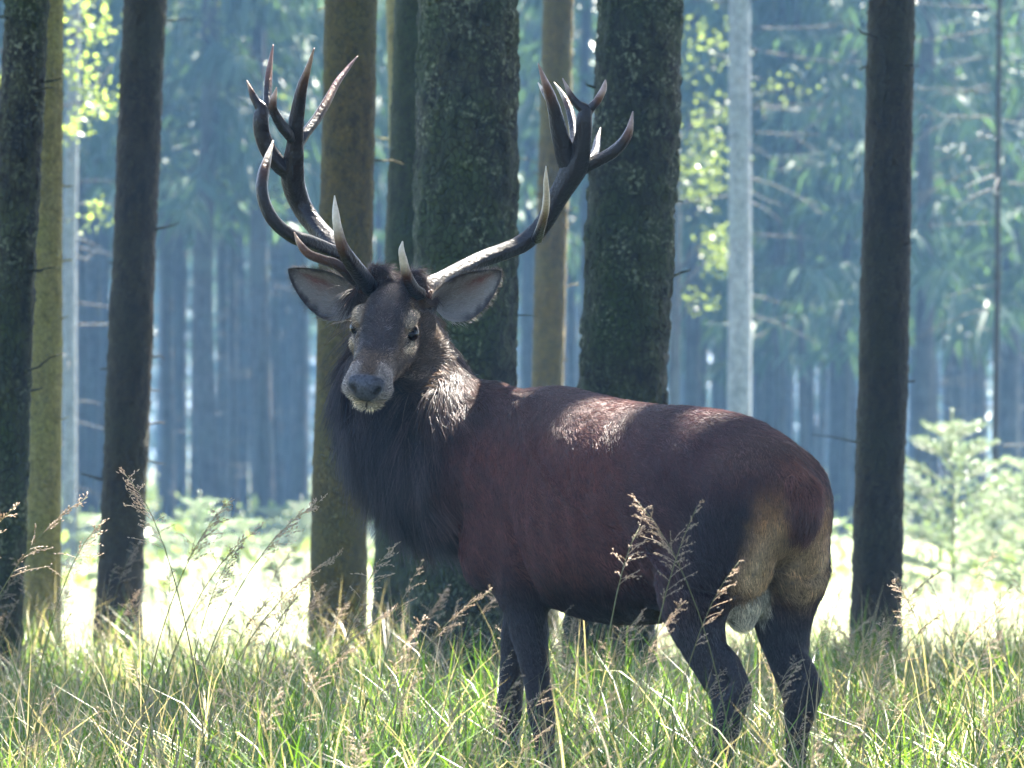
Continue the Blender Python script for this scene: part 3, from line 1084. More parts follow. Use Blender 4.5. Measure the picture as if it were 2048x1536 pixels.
def stag_body():
    mb = MB()
    # trunk: a, top, bottom, half width
    tr = [(-0.515, 0.95, 0.85, 0.04), (-0.48, 1.005, 0.81, 0.10), (-0.43, 1.055, 0.785, 0.140), (-0.35, 1.095, 0.745, 0.170), (-0.25, 1.130, 0.69, 0.195), (-0.10, 1.148, 0.645, 0.215),
          (0.06, 1.155, 0.625, 0.232), (0.20, 1.168, 0.622, 0.232), (0.32, 1.187, 0.640, 0.215), (0.42, 1.197, 0.665, 0.195), (0.52, 1.195, 0.70, 0.165), (0.62, 1.165, 0.79, 0.125), (0.70, 1.10, 0.87, 0.07)]
    secs = []
    for a, zt, zb, hw in tr:
        secs.append((D(a, 0, (zt + zb) / 2), DL * hw, DZ * (zt - zb) / 2))
    loft(mb, secs, 48, 8, 2.15)
    # withers, shoulders, haunches, ribs
    ellipsoid(mb, D(0.42, 0, 1.13), DF * 0.17, DL * 0.07, DZ * 0.072)
    for s in (1, -1):
        sh = 0.0 if s > 0 else 0.08
        c = D(0.47 + sh, 0.125 * s, 0.93)
        ax = D(0.07, 0.02 * s, -0.24)
        ellipsoid(mb, c, ax, DF * 0.13, DL * 0.075)
        ellipsoid(mb, D(0.52 + sh * 0.6, 0.115 * s, 0.86), DF * 0.080, DL * 0.055, DZ * 0.11)
        ellipsoid(mb, D(0.43 + sh, 0.118 * s, 0.745), DF * 0.095, DL * 0.05, DZ * 0.11)
        ellipsoid(mb, D(-0.32, 0.095 * s, 0.905), DF * 0.17, DL * 0.085, DZ * 0.155)
        ellipsoid(mb, D(-0.29, 0.112 * s, 0.80), DF * 0.150, DL * 0.078, DZ * 0.155)
        ellipsoid(mb, D(-0.40, 0.080 * s, 0.85), DF * 0.085, DL * 0.070, DZ * 0.17)
    # neck: pixel centre, depth, in-plane half width (px), depth half width
    nk = [(1080, 945, 15.36, 148, 0.18), (985, 922, 15.40, 152, 0.205), (890, 882, 15.46, 146, 0.190), (830, 815, 15.53, 128, 0.160), (812, 740, 15.56, 106, 0.125), (806, 668, 15.54, 78, 0.095), (804, 625, 15.52, 60, 0.07)]
    c = np.array([W(a, b, y) for a, b, y, _, _ in nk])
    tan = np.gradient(c, axis=0)
    secs = []
    for i, (a, b, y, r, rd) in enumerate(nk):
        t = tan[i].copy()
        t[1] = 0
        t /= np.linalg.norm(t)
        perp = np.array([-t[2], 0, t[0]])
        dep = np.array([0, 1.0, 0]) - np.array([0.25, 0, 0])
        dep /= np.linalg.norm(dep)
        secs.append((c[i], perp * (r / F_PX * y), dep * rd * (1 if np.cross(t, perp)[1] < 0 else -1)))
    loft(mb, secs, 40, 8, 2.1)
    # head: u, top, bottom, half width
    hd = [(-0.055, 0.010, -0.11, 0.045), (0.0, 0.040, -0.135, 0.062), (0.05, 0.055, -0.145, 0.069), (0.10, 0.060, -0.148, 0.074), (0.145, 0.056, -0.140, 0.076), (0.19, 0.046, -0.125, 0.068), (0.235, 0.036, -0.107, 0.058),
          (0.28, 0.029, -0.090, 0.052), (0.32, 0.025, -0.074, 0.053), (0.355, 0.021, -0.064, 0.057), (0.385, 0.010, -0.058, 0.054), (0.402, -0.004, -0.050, 0.043), (0.408, -0.016, -0.040, 0.028)]
    secs = [(Hd(u, 0, (t + b) / 2), EV * hw, EW * (t - b) / 2) for u, t, b, hw in hd]
    loft(mb, secs, 40, 6, 2.35)
    for s in (1, -1):
        ellipsoid(mb, Hd(0.135, 0.064 * s, 0.020), EU * 0.042, EV * 0.019, EW * 0.018)      # brow
        ellipsoid(mb, Hd(0.150, 0.064 * s, -0.030), EU * 0.055, EV * 0.022, EW * 0.028)     # cheek bone
        ellipsoid(mb, Hd(0.06, 0.040 * s, -0.085), EU * 0.085, EV * 0.042, EW * 0.055)      # jaw muscle
        ellipsoid(mb, Hd(0.365, 0.034 * s, -0.030), EU * 0.034, EV * 0.029, EW * 0.036)     # upper lip
        ellipsoid(mb, Hd(0.0, 0.045 * s, 0.035), EU * 0.03, EV * 0.03, EW * 0.045)          # pedicle
        ellipsoid(mb, Hd(-0.005, 0.070 * s, -0.01), EU * 0.03, EV * 0.03, EW * 0.03)        # ear root
    ellipsoid(mb, Hd(0.352, 0, -0.080), EU * 0.036, EV * 0.040, EW * 0.019)                 # chin and lower lip
    ellipsoid(mb, Hd(0.27, 0, -0.085), EU * 0.09, EV * 0.035, EW * 0.025)
    # legs: a, l, z, fore-aft radius, sideways radius
    legs = [
        [(-0.29, 0.105, 0.90, 0.07, 0.05), (-0.285, 0.11, 0.82, 0.125, 0.075), (-0.265, 0.116, 0.74, 0.130, 0.080), (-0.248, 0.114, 0.65, 0.090, 0.064), (-0.275, 0.108, 0.57, 0.064, 0.048), (-0.315, 0.102, 0.50, 0.047, 0.037), (-0.352, 0.10, 0.455, 0.046, 0.034),
         (-0.348, 0.10, 0.40, 0.036, 0.029), (-0.335, 0.10, 0.32, 0.028, 0.025), (-0.325, 0.10, 0.22, 0.025, 0.023), (-0.315, 0.10, 0.12, 0.031, 0.028), (-0.29, 0.10, 0.06, 0.028, 0.026), (-0.27, 0.10, 0.03, 0.036, 0.032), (-0.262, 0.10, 0.0, 0.040, 0.034)],
        [(-0.32, -0.10, 0.90, 0.07, 0.05), (-0.335, -0.105, 0.82, 0.12, 0.072), (-0.325, -0.112, 0.74, 0.125, 0.080), (-0.305, -0.112, 0.65, 0.090, 0.062), (-0.320, -0.108, 0.57, 0.062, 0.047), (-0.350, -0.102, 0.50, 0.046, 0.037), (-0.375, -0.10, 0.455, 0.044, 0.033),
         (-0.372, -0.10, 0.40, 0.034, 0.028), (-0.368, -0.10, 0.32, 0.027, 0.024), (-0.362, -0.10, 0.22, 0.025, 0.023), (-0.355, -0.10, 0.12, 0.031, 0.028), (-0.33, -0.10, 0.06, 0.028, 0.026), (-0.31, -0.10, 0.03, 0.036, 0.032), (-0.302, -0.10, 0.0, 0.040, 0.034)],
        [(0.44, 0.115, 0.80, 0.105, 0.058), (0.425, 0.11, 0.72, 0.085, 0.053), (0.412, 0.10, 0.63, 0.060, 0.046), (0.395, 0.095, 0.54, 0.043, 0.037), (0.378, 0.09, 0.46, 0.036, 0.033), (0.366, 0.09, 0.395, 0.036, 0.034), (0.355, 0.09, 0.33, 0.027, 0.025),
         (0.345, 0.09, 0.22, 0.023, 0.022), (0.340, 0.09, 0.12, 0.029, 0.027), (0.36, 0.09, 0.06, 0.026, 0.025), (0.375, 0.09, 0.03, 0.034, 0.032), (0.382, 0.09, 0.0, 0.038, 0.034)],
        [(0.56, -0.115, 0.82, 0.10, 0.058), (0.62, -0.105, 0.72, 0.080, 0.050), (0.672, -0.09, 0.63, 0.052, 0.042), (0.690, -0.08, 0.54, 0.038, 0.034), (0.696, -0.075, 0.46, 0.034, 0.031), (0.700, -0.07, 0.395, 0.035, 0.033), (0.700, -0.07, 0.33, 0.026, 0.025),
         (0.702, -0.07, 0.22, 0.023, 0.022), (0.704, -0.07, 0.12, 0.029, 0.027), (0.725, -0.07, 0.06, 0.026, 0.025), (0.74, -0.07, 0.03, 0.034, 0.032), (0.747, -0.07, 0.0, 0.038, 0.034)],
    ]
    for lg in legs:
        gz = 0.0
        loft(mb, [(D(a, l, z), DF * -ra, DL * rb) for a, l, z, ra, rb in lg], 24, 6, 2.1)
    for a, l in ((-0.392, 0.10), (-0.415, -0.10)):      # heel bone and tendon of the hock
        tube(mb, catmull([D(a + 0.12, l, 0.62), D(a + 0.03, l, 0.55), D(a - 0.012, l, 0.49), D(a - 0.004, l, 0.45), D(a + 0.03, l, 0.37)], 5), [0.02] * 5 + [0.022] * 5 + [0.025] * 5 + [0.022] * 5 + [0.015], 12)
    # scrotum and tail
    ellipsoid(mb, D(-0.292, 0.004, 0.688), DF * 0.050, DL * 0.050, DZ * 0.075)
    ellipsoid(mb, D(-0.29, 0.004, 0.72), DF * 0.035, DL * 0.035, DZ * 0.10)
    tl = catmull([D(-0.45, -0.0, 1.015), D(-0.50, -0.0, 0.975), D(-0.522, -0.0, 0.925), D(-0.522, -0.0, 0.875), D(-0.512, -0.0, 0.835)], 4)
    loft(mb, [(p, DL * w, DF * -h) for p, w, h in zip(tl[::2], [0.035, 0.042, 0.046, 0.048, 0.046, 0.042, 0.034, 0.022, 0.010], [0.02] * 4 + [0.018] * 5)], 16, 3, 2)
    me = mb.mesh('stag_cage')
    o = obj('stag_cage', me)
    md = o.modifiers.new('remesh', 'REMESH')
    md.mode = 'VOXEL'
    md.voxel_size = 0.0052
    md.adaptivity = 0
    dg = bpy.context.evaluated_depsgraph_get()
    res = bpy.data.meshes.new_from_object(o.evaluated_get(dg))
    bpy.data.objects.remove(o)
    n = len(res.vertices)
    V = np.empty(n * 3, dtype=np.float32)
    res.vertices.foreach_get('co', V)
    V = V.reshape(-1, 3).astype(np.float64)
    E = np.empty(len(res.edges) * 2, dtype=np.int32)
    res.edges.foreach_get('vertices', E)
    E = E.reshape(-1, 2)
    deg = np.bincount(E.ravel(), minlength=n).astype(np.float64)

    def smooth(V, it, w):
        for _ in range(it):
            S = np.zeros_like(V)
            for k in range(3):
                S[:, k] = np.bincount(E[:, 0], V[E[:, 1], k], n) + np.bincount(E[:, 1], V[E[:, 0], k], n)
            V = V + w[:, None] * (S / np.maximum(deg, 1)[:, None] - V)
        return V
    q = V - POLL
    u = q @ EU
    headw = ss(-0.03, 0.04, u) * ss(0.17, 0.13, np.hypot(q @ EV, q @ EW + 0.05))
    legw = ss(0.66, 0.56, V[:, 2])
    wt = 0.55 * (1 - 0.0 * headw)
    V = smooth(V, 6, np.full(n, 0.5))
    V = smooth(V, 34, 0.5 * (1 - headw) * (1 - 0.85 * legw))
    rumpw = ss(-0.18, -0.30, V @ DF) * ss(0.60, 0.68, V[:, 2]) * ss(1.02, 0.92, V[:, 2]) * ss(0.03, 0.07, np.abs(V @ DL))
    V = smooth(V, 90, 0.5 * rumpw)
    chest = ss(0.38, 0.5, V @ DF) * ss(0.62, 0.70, V[:, 2]) * ss(1.10, 1.0, V[:, 2]) * (1 - headw)
    V = smooth(V, 70, 0.5 * chest)
    aa, ll, zz = V @ DF, V @ DL, V[:, 2]
    side = np.sign(ll) * ss(0.06, 0.14, np.abs(ll))
    fold = 0.016 * np.exp(-((aa - 0.335 - 0.10 * (zz - 0.75)) / 0.022) ** 2) * ss(0.66, 0.72, zz) * ss(1.0, 0.82, zz)        # behind the elbow
    fold += 0.012 * np.exp(-((aa + 0.11 - 0.25 * (zz - 0.75)) / 0.028) ** 2) * ss(0.64, 0.70, zz) * ss(0.96, 0.80, zz)       # before the thigh
    fold += 0.007 * np.exp(-((aa - 0.53 + 0.35 * (zz - 0.95)) / 0.020) ** 2) * ss(0.80, 0.88, zz) * ss(1.12, 1.02, zz)       # neck against shoulder
    fold -= 0.010 * np.exp(-((aa - 0.405) / 0.035) ** 2) * np.exp(-((zz - 0.74) / 0.07) ** 2)                              # elbow
    fold -= 0.007 * np.exp(-((aa - 0.40 + 0.12 * (zz - 1.0)) / 0.03) ** 2) * ss(0.85, 0.95, zz) * ss(1.15, 1.08, zz)         # shoulder blade
    fold += 0.0022 * np.sin(aa * 75) * ss(-0.06, 0.02, aa) * ss(0.32, 0.24, aa) * ss(0.72, 0.80, zz) * ss(1.05, 0.95, zz)     # ribs
    fold -= 0.009 * np.exp(-((aa + 0.27) / 0.05) ** 2) * np.exp(-((zz - 1.06) / 0.05) ** 2)                                # hip bone
    V = V - DL[None] * (side * fold * (1 - headw))[:, None]
    # folds and muscle lines in the hide, nostrils, mouth line, eye sockets
    q = V - POLL
    u, v, w = q @ EU, q @ EV, q @ EW
    for s in (1, -1):
        d = np.sqrt(((u - 0.394) / 0.020) ** 2 + ((v - 0.029 * s) / 0.011) ** 2 + ((w + 0.016) / 0.012) ** 2)
        V -= EU[None] * (0.010 * np.exp(-d ** 2))[:, None]
        d = np.sqrt(((u - 0.152) / 0.030) ** 2 + ((v - 0.080 * s) / 0.03) ** 2 + ((w + 0.004) / 0.020) ** 2)
        V -= (EV * s)[None] * (0.012 * np.exp(-d ** 2))[:, None]
    d = np.exp(-((w + 0.062 - 0.0) / 0.006) ** 2) * ss(0.26, 0.30, u)
    V = V + (V - Hd(0.3, 0, -0.03)) * (-0.10 * d)[:, None] * 0.5
    res.vertices.foreach_set('co', V.astype(np.float32).ravel())
    res.update()
    return res, V


def stag_colour(V):
    """coat colours of the animal, by place on the body"""
    a, l, z = V @ DF, V @ DL, V[:, 2]
    q = V - POLL
    u, v, w = q @ EU, q @ EV, q @ EW
    n = len(V)

    def mix(c, col, m):
        m = np.clip(m, 0, 1)[:, None]
        return c * (1 - m) + np.array(col)[None] * m
    nz = vnoise(a * 22 + 50, z * 22 + 50) * 0.6 + vnoise(a * 60 + 9, z * 60) * 0.4 - 0.5
    c = np.tile(np.array([0.105, 0.036, 0.026]), (n, 1))
    c = mix(c, (0.085, 0.046, 0.040), ss(1.02, 1.14, z + 0.04 * nz))                                # greyer back
    c = mix(c, (0.055, 0.026, 0.026), ss(0.0, -0.20, a + 0.1 * nz) * 0.8)                           # dark haunch
    c = mix(c, (0.085, 0.045, 0.036), ss(-0.30, -0.42, a) * ss(0.95, 1.02, z))
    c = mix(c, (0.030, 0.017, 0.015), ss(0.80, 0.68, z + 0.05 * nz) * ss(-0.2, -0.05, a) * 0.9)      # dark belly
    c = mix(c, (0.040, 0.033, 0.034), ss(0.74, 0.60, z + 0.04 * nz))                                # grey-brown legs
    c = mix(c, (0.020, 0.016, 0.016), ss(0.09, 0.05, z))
    # rump patch with its dark border
    lat = np.abs(l)
    border = ss(-0.22, -0.34, a + 0.05 * nz) * ss(1.0, 0.88, z) * ss(0.62, 0.74, z) * ss(0.09, 0.14, lat)
    c = mix(c, (0.018, 0.013, 0.014), border * 0.85)
    fade = ss(-0.34, -0.45, a + 0.05 * nz) * ss(0.15, 0.10, lat + 0.03 * nz) * ss(1.00, 0.86, z + 0.05 * nz) * ss(0.63, 0.76, z + 0.05 * nz)
    c = mix(c, (0.36, 0.195, 0.085), fade)
    c = mix(c, (0.48, 0.345, 0.20), fade * ss(0.90, 0.76, z))
    inner = ss(-0.28, -0.36, a) * ss(0.105, 0.06, lat) * ss(0.90, 0.84, z) * ss(0.66, 0.75, z)
    c = mix(c, (0.38, 0.25, 0.13), inner)
    tail = ss(-0.492, -0.512, a) * ss(0.055, 0.040, lat) * ss(0.81, 0.85, z) + ss(0.06, 0.03, lat) * ss(-0.44, -0.47, a) * ss(0.91, 0.97, z)
    c = mix(c, (0.105, 0.042, 0.028), tail)
    scr = ss(1.25, 1.0, np.sqrt(((a + 0.292) / 0.060) ** 2 + ((l - 0.004) / 0.060) ** 2 + ((z - 0.682) / 0.082) ** 2))
    c = mix(c, (0.62, 0.56, 0.46), scr)
    # neck and mane
    nb = W(985, 922, 15.46)
    nt = W(812, 700, 15.56)
    ax = nt - nb
    ln = np.linalg.norm(ax)
    ax /= ln
    tt = ((V - nb) @ ax) / ln
    ven = np.array([-0.75, 0.0, -0.6])
    vv = (V - nb - np.outer(tt * ln, ax)) @ ven
    neck = ss(0.46, 0.72, a + 0.12 * nz) * ss(0.80, 0.94, z + 0.06 * nz + 0.2 * (a - 0.7))
    c = mix(c, (0.075, 0.045, 0.036), neck)
    mane = neck ** 1.5 * ss(-0.15, 0.03, vv + 0.08 * nz)
    c = mix(c, (0.016, 0.012, 0.011), mane)
    # head
    hd = ss(-0.02, 0.03, u) * ss(0.17, 0.13, np.hypot(v, w + 0.04))
    hd = hd * ss(-0.16, -0.13, w)
    hc = np.tile(np.array([0.105, 0.070, 0.046]), (n, 1))
    hc = mix(hc, (0.042, 0.033, 0.032), ss(0.056, 0.040, np.abs(v)) * ss(0.0, 0.02, w) * ss(0.32, 0.27, u))
    hc = mix(hc, (0.045, 0.030, 0.028), ss(0.06, 0.02, u) * ss(0.0, 0.03, w))
    for s in (1, -1):
        e = np.sqrt(((u - 0.140) / 0.050) ** 2 + ((v - 0.078 * s) / 0.026) ** 2 + ((w - 0.016) / 0.034) ** 2)
        hc = mix(hc, (0.32, 0.24, 0.165), ss(1.25, 0.8, e))
        e = np.sqrt(((u - 0.190) / 0.030) ** 2 + ((v - 0.070 * s) / 0.022) ** 2 + ((w + 0.016) / 0.022) ** 2)
        hc = mix(hc, (0.36, 0.28, 0.20), ss(1.25, 0.7, e))
        e = np.sqrt(((u - 0.188) / 0.024) ** 2 + ((w + 0.008) / 0.005) ** 2) + np.where(v * s > 0.03, 0, 9)
        hc = mix(hc, (0.03, 0.02, 0.018), ss(1.4, 0.8, e))
        e = np.sqrt(((u - 0.152) / 0.026) ** 2 + ((v - 0.078 * s) / 0.03) ** 2 + ((w + 0.004) / 0.018) ** 2)
        hc = mix(hc, (0.025, 0.018, 0.016), ss(1.15, 0.9, e))
    hc = mix(hc, (0.27, 0.225, 0.195), ss(0.315, 0.345, u + 0.3 * (np.abs(v) - 0.03)) * ss(0.012, 0.032, np.abs(v) + 0.25 * np.clip(0.02 - w, 0, 1) * 0))
    hc = mix(hc, (0.30, 0.25, 0.21), ss(0.35, 0.37, u) * ss(-0.02, -0.04, w))
    hc = mix(hc, (0.45, 0.37, 0.27), ss(0.315, 0.335, u) * ss(-0.064, -0.070, w) * ss(0.052, 0.040, np.abs(v)))
    hc = mix(hc, (0.03, 0.022, 0.02), ss(0.003, 0.0015, np.abs(v)) * ss(0.35, 0.36, u) * ss(-0.066, -0.070, w))
    hc = mix(hc, (0.028, 0.02, 0.02), ss(0.0045, 0.002, np.abs(w + 0.0625)) * ss(0.28, 0.30, u))
    c = mix(c, hc, hd) if False else c * (1 - hd[:, None]) + hc * hd[:, None]
    nose_half = 0.012 + 0.032 * ss(-0.054, -0.008, w)
    nose = ss(0.372, 0.380, u + 0.35 * np.clip(-w - 0.01, 0, 1) * 0) * ss(0.004, -0.002, np.abs(v) - nose_half) * ss(-0.058, -0.054, w)
    c = mix(c, (0.050, 0.050, 0.060), nose)
    for s in (1, -1):
        vs_ = v * s - 0.029
        wr = w + 0.016
        e = np.sqrt(((vs_ * 0.8 + wr * 0.6) / 0.012) ** 2 + ((wr * 0.8 - vs_ * 0.6) / 0.007) ** 2) + np.where(v * s > 0, 0, 9) + np.where(u > 0.36, 0, 9)
        c = mix(c, (0.008, 0.007, 0.008), ss(1.2, 0.8, e))
    bare = np.maximum(nose, hd * ss(0.33, 0.36, u) * 0.6)
    for s in (1, -1):
        e = np.linalg.norm(q - (EU * 0.152 + EV * 0.078 * s - EW * 0.004), axis=1)
        bare = np.maximum(bare, ss(0.038, 0.028, e))
    return c, nose, bare, mane, neck, hd, fade


def hide_mat():
    m, t, out = new_mat('stag_hide')
    L = t.links.new
    a = nd(t, 'ShaderNodeAttribute', attribute_name='col')
    w = nd(t, 'ShaderNodeAttribute', attribute_name='wet')
    mr = nd(t, 'ShaderNodeMapRange')
    mr.inputs['To Min'].default_value = 0.75
    mr.inputs['To Max'].default_value = 0.22
    L(w.outputs['Fac'], mr.inputs['Value'])
    tc = nd(t, 'ShaderNodeTexCoord')
    n = nd(t, 'ShaderNodeTexNoise')
    n.inputs['Scale'].default_value = 400
    L(tc.outputs['Object'], n.inputs['Vector'])
    bp = nd(t, 'ShaderNodeBump')
    bp.inputs['Strength'].default_value = 0.5
    bp.inputs['Distance'].default_value = 0.002
    L(n.outputs[0], bp.inputs['Height'])
    b = nd(t, 'ShaderNodeBsdfPrincipled')
    b.inputs['Specular IOR Level'].default_value = 0.25
    L(mr.outputs[0], b.inputs['Roughness'])
    n2 = nd(t, 'ShaderNodeTexNoise')
    n2.inputs['Scale'].default_value = 160
    n2.inputs['Detail'].default_value = 4
    L(tc.outputs['Object'], n2.inputs['Vector'])
    m2 = nd(t, 'ShaderNodeMapRange')
    m2.inputs['From Min'].default_value = 0.3
    m2.inputs['From Max'].default_value = 0.7
    m2.inputs['To Min'].default_value = 0.45
    m2.inputs['To Max'].default_value = 1.55
    L(n2.outputs[0], m2.inputs['Value'])
    mc = nd(t, 'ShaderNodeMix', data_type='RGBA', blend_type='MULTIPLY')
    mc.inputs['Factor'].default_value = 1
    L(a.outputs['Color'], mc.inputs['A'])
    L(m2.outputs[0], mc.inputs['B'])
    L(mc.outputs['Result'], b.inputs['Base Color'])
    L(bp.outputs[0], b.inputs['Normal'])
    L(b.outputs[0], out.inputs[0])
    return m


def hair_mat():
    m, t, out = new_mat('stag_coat')
    L = t.links.new
    a = nd(t, 'ShaderNodeAttribute', attribute_name='col')
    b = nd(t, 'ShaderNodeBsdfPrincipled')
    b.inputs['Roughness'].default_value = 0.40
    b.inputs['Specular IOR Level'].default_value = 0.45
    L(a.outputs['Color'], b.inputs['Base Color'])
    tr = nd(t, 'ShaderNodeBsdfTranslucent')
    L(a.outputs['Color'], tr.inputs[0])
    mx = nd(t, 'ShaderNodeMixShader')
    mx.inputs[0].default_value = 0.25
    L(b.outputs[0], mx.inputs[1])
    L(tr.outputs[0], mx.inputs[2])
    L(mx.outputs[0], out.inputs[0])
    return m


def curves_obj(name, pts, rad, col, mat, parent):
    """pts (n,k,3) hair strands with per-strand root radius and colour"""
    n, k, _ = pts.shape
    hc = bpy.data.hair_curves.new(name)
    hc.add_curves([k] * n)
    hc.position_data.foreach_set('vector', np.ascontiguousarray(pts, dtype=np.float32).ravel())
    at = hc.attributes.get('radius') or hc.attributes.new('radius', 'FLOAT', 'POINT')
    prof = np.linspace(1.0, 0.15, k)
    at.data.foreach_set('value', np.ascontiguousarray(rad[:, None] * prof[None], dtype=np.float32).ravel())
    ca = hc.attributes.new('col', 'FLOAT_COLOR', 'CURVE')
    cc = np.ones((n, 4), dtype=np.float32)
    cc[:, :3] = col
    ca.data.foreach_set('color', cc.ravel())
    hc.materials.append(mat)
    o = bpy.data.objects.new(name, hc)
    COL.objects.link(o)
    o.parent = parent
    return o


STAG = thing('stag', 'large dark red-brown stag with many-tined antlers turning its head in the grass', 'deer', tuple(DO))
M['hide'] = hide_mat()
M['coat'] = hair_mat()
body_me, BV = stag_body()
BC, NOSE, BARE, MANE, NECK, HEADW, RUMP = stag_colour(BV)
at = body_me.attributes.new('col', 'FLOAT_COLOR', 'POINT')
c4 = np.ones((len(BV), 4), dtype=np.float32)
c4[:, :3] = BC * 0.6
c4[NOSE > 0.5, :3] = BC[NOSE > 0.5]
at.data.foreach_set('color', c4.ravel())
at = body_me.attributes.new('wet', 'FLOAT', 'POINT')
at.data.foreach_set('value', NOSE.astype(np.float32))
body_me.polygons.foreach_set('use_smooth', np.ones(len(body_me.polygons), dtype=bool))
body_me.materials.clear()
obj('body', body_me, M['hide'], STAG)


def stag_fur():
    g = np.random.default_rng(12)
    me = body_me
    me.calc_loop_triangles()
    tri = np.empty(len(me.loop_triangles) * 3, dtype=np.int32)
    me.loop_triangles.foreach_get('vertices', tri)
    tri = tri.reshape(-1, 3)
    NV = np.empty(len(BV) * 3, dtype=np.float32)
    me.vertices.foreach_get('normal', NV)
    NV = NV.reshape(-1, 3).astype(np.float64)
    A, B, C = BV[tri[:, 0]], BV[tri[:, 1]], BV[tri[:, 2]]
    area = np.linalg.norm(np.cross(B - A, C - A), axis=1) / 2
    wt = area * (1 + 2.2 * MANE[tri[:, 0]] + 1.6 * HEADW[tri[:, 0]])
    view = -(BV[tri[:, 0]] + DO - np.array([0, 0, CAM_Z]))
    N = 300000
    idx = g.choice(len(tri), N, p=wt / wt.sum())
    r1, r2 = np.sqrt(g.random(N)), g.random(N)
    b0, b1, b2 = 1 - r1, r1 * (1 - r2), r1 * r2
    T = tri[idx]
    mixf = lambda X: (X[T[:, 0]].T * b0 + X[T[:, 1]].T * b1 + X[T[:, 2]].T * b2).T
    p = mixf(BV)
    nn = mixf(NV)
    nn /= np.linalg.norm(nn, axis=1)[:, None]
    col = mixf(BC)
    bare, mane, neck, head = mixf(BARE), mixf(MANE), mixf(NECK), mixf(HEADW)
    keep = g.random(N) > bare * 1.1
    p, nn, col, mane, neck, head = p[keep], nn[keep], col[keep], mane[keep], neck[keep], head[keep]
    n = len(p)
    a, l, z = p @ DF, p @ DL, p[:, 2]
    flow = np.tile(-0.75 * DF - 0.65 * DZ, (n, 1))
    down = np.tile(-1.0 * DZ, (n, 1))
    leg = ss(0.80, 0.66, z)[:, None]
    flow = flow * (1 - leg) + (down - 0.15 * DF) * leg
    rump = ss(-0.33, -0.45, a)[:, None]
    flow = flow * (1 - rump) + (down - 0.1 * DF) * rump
    nk = neck[:, None]
    flow = flow * (1 - nk) + (down * 1.0 - 0.25 * DF + np.array([0.12, 0, 0])) * nk
    hd = head[:, None]
    hq = p - POLL
    hflow = -EU[None] * 0.9 - EW[None] * 0.25 + EV[None] * np.sign(hq @ EV)[:, None] * 0.25
    flow = flow * (1 - hd) + hflow * hd
    # wavering lay of the coat
    wob = vnoise(a * 9 + 4, z * 9 + 40) - 0.5
    flow += np.cross(nn, flow) * (1.0 * wob)[:, None] + g.normal(0, 0.13, (n, 3))
    # locks: hairs of one cell lean the same way
    cell = np.where(mane > 0.3, 0.020, 0.016)
    ci, cj, ck = (np.floor(p[:, k] / cell + 500 + 0.6 * g.random(n)).astype(np.int64) for k in range(3))
    lock = np.stack([hash2(ci + 57 * ck, cj, 1), hash2(ci + 57 * ck, cj, 2), hash2(ci + 57 * ck, cj, 3)], 1) - 0.5
    lockv = hash2(ci + 57 * ck, cj, 4)
    flow += lock * (0.5 + 0.7 * mane)[:, None]
    tan = flow - nn * np.sum(flow * nn, 1)[:, None]
    tan /= np.linalg.norm(tan, axis=1)[:, None] + 1e-9
    ln = np.full(n, 0.022) * (0.8 + 0.4 * lockv)
    ln = ln * (1 - neck) + 0.045 * neck
    ln = ln * (1 - mane) + 0.105 * mane * (0.65 + 0.7 * lockv)
    ln = ln * (1 - head) + 0.015 * head
    lg2 = ss(0.62, 0.52, z)
    ln = ln * (1 - lg2) + 0.012 * lg2
    tailm = ((a < -0.495) & (np.abs(l) < 0.055) & (z > 0.80)).astype(float)
    ln = ln + 0.022 * tailm
    ln *= g.uniform(0.6, 1.25, n)
    lift = (0.14 + 0.14 * g.random(n)) * (1 + 0.5 * mane * lockv)
    t = np.array([0, 0.33, 0.66, 1.0])
    pts = p[:, None, :] + (tan * ln[:, None])[:, None, :] * t[None, :, None] + (nn * (ln * lift)[:, None])[:, None, :] * (t * (1.5 - 0.7 * t))[None, :, None]
    pts[:, :, 2] -= (mane * ln * 0.35)[:, None] * (t ** 2)[None]
    pts -= nn[:, None, :] * 0.002
    rad = 0.00062 * (1 + 0.35 * mane) * g.uniform(0.7, 1.3, n) * (1 - 0.05 * head)
    cl = vnoise(a * 30 + 5, z * 30 + 5 + l * 20)
    sp = 0.65 * a - 0.75 * z
    streak = vnoise(sp * 85 + 300, (0.75 * a + 0.65 * z) * 14 + 90 + l * 9)
    col = col * (g.uniform(0.35, 1.75, n) * (0.55 + 0.35 * cl + 0.8 * streak) * (0.8 + 0.4 * lockv))[:, None]
    pale = (lockv + 0.35 * g.random(n) > 1.02) & (mane > 0.3)
    col[pale] = col[pale] * 2.0 + np.array([0.014, 0.011, 0.009])
    o = curves_obj('coat', pts, rad, col, M['coat'], STAG)
    o['kind'] = 'stuff'


stag_fur()


# ---- eyes
def eye_mat():
    m, t, out = new_mat('stag_eye')
    b = nd(t, 'ShaderNodeBsdfPrincipled')
    b.inputs['Base Color'].default_value = (0.006, 0.004, 0.003, 1)
    b.inputs['Roughness'].default_value = 0.10
    b.inputs['Specular IOR Level'].default_value = 0.2
    t.links.new(b.outputs[0], out.inputs[0])
    return m


M['eye'] = eye_mat()
for s in (1, -1):
    mb = MB()
    ellipsoid(mb, Hd(0.153, 0.0690 * s, -0.006), EU * 0.0225, EV * 0.0175, EW * 0.0185, 24, 16)
    e = obj('eye', mb.mesh('stag_eye', True), M['eye'], STAG)


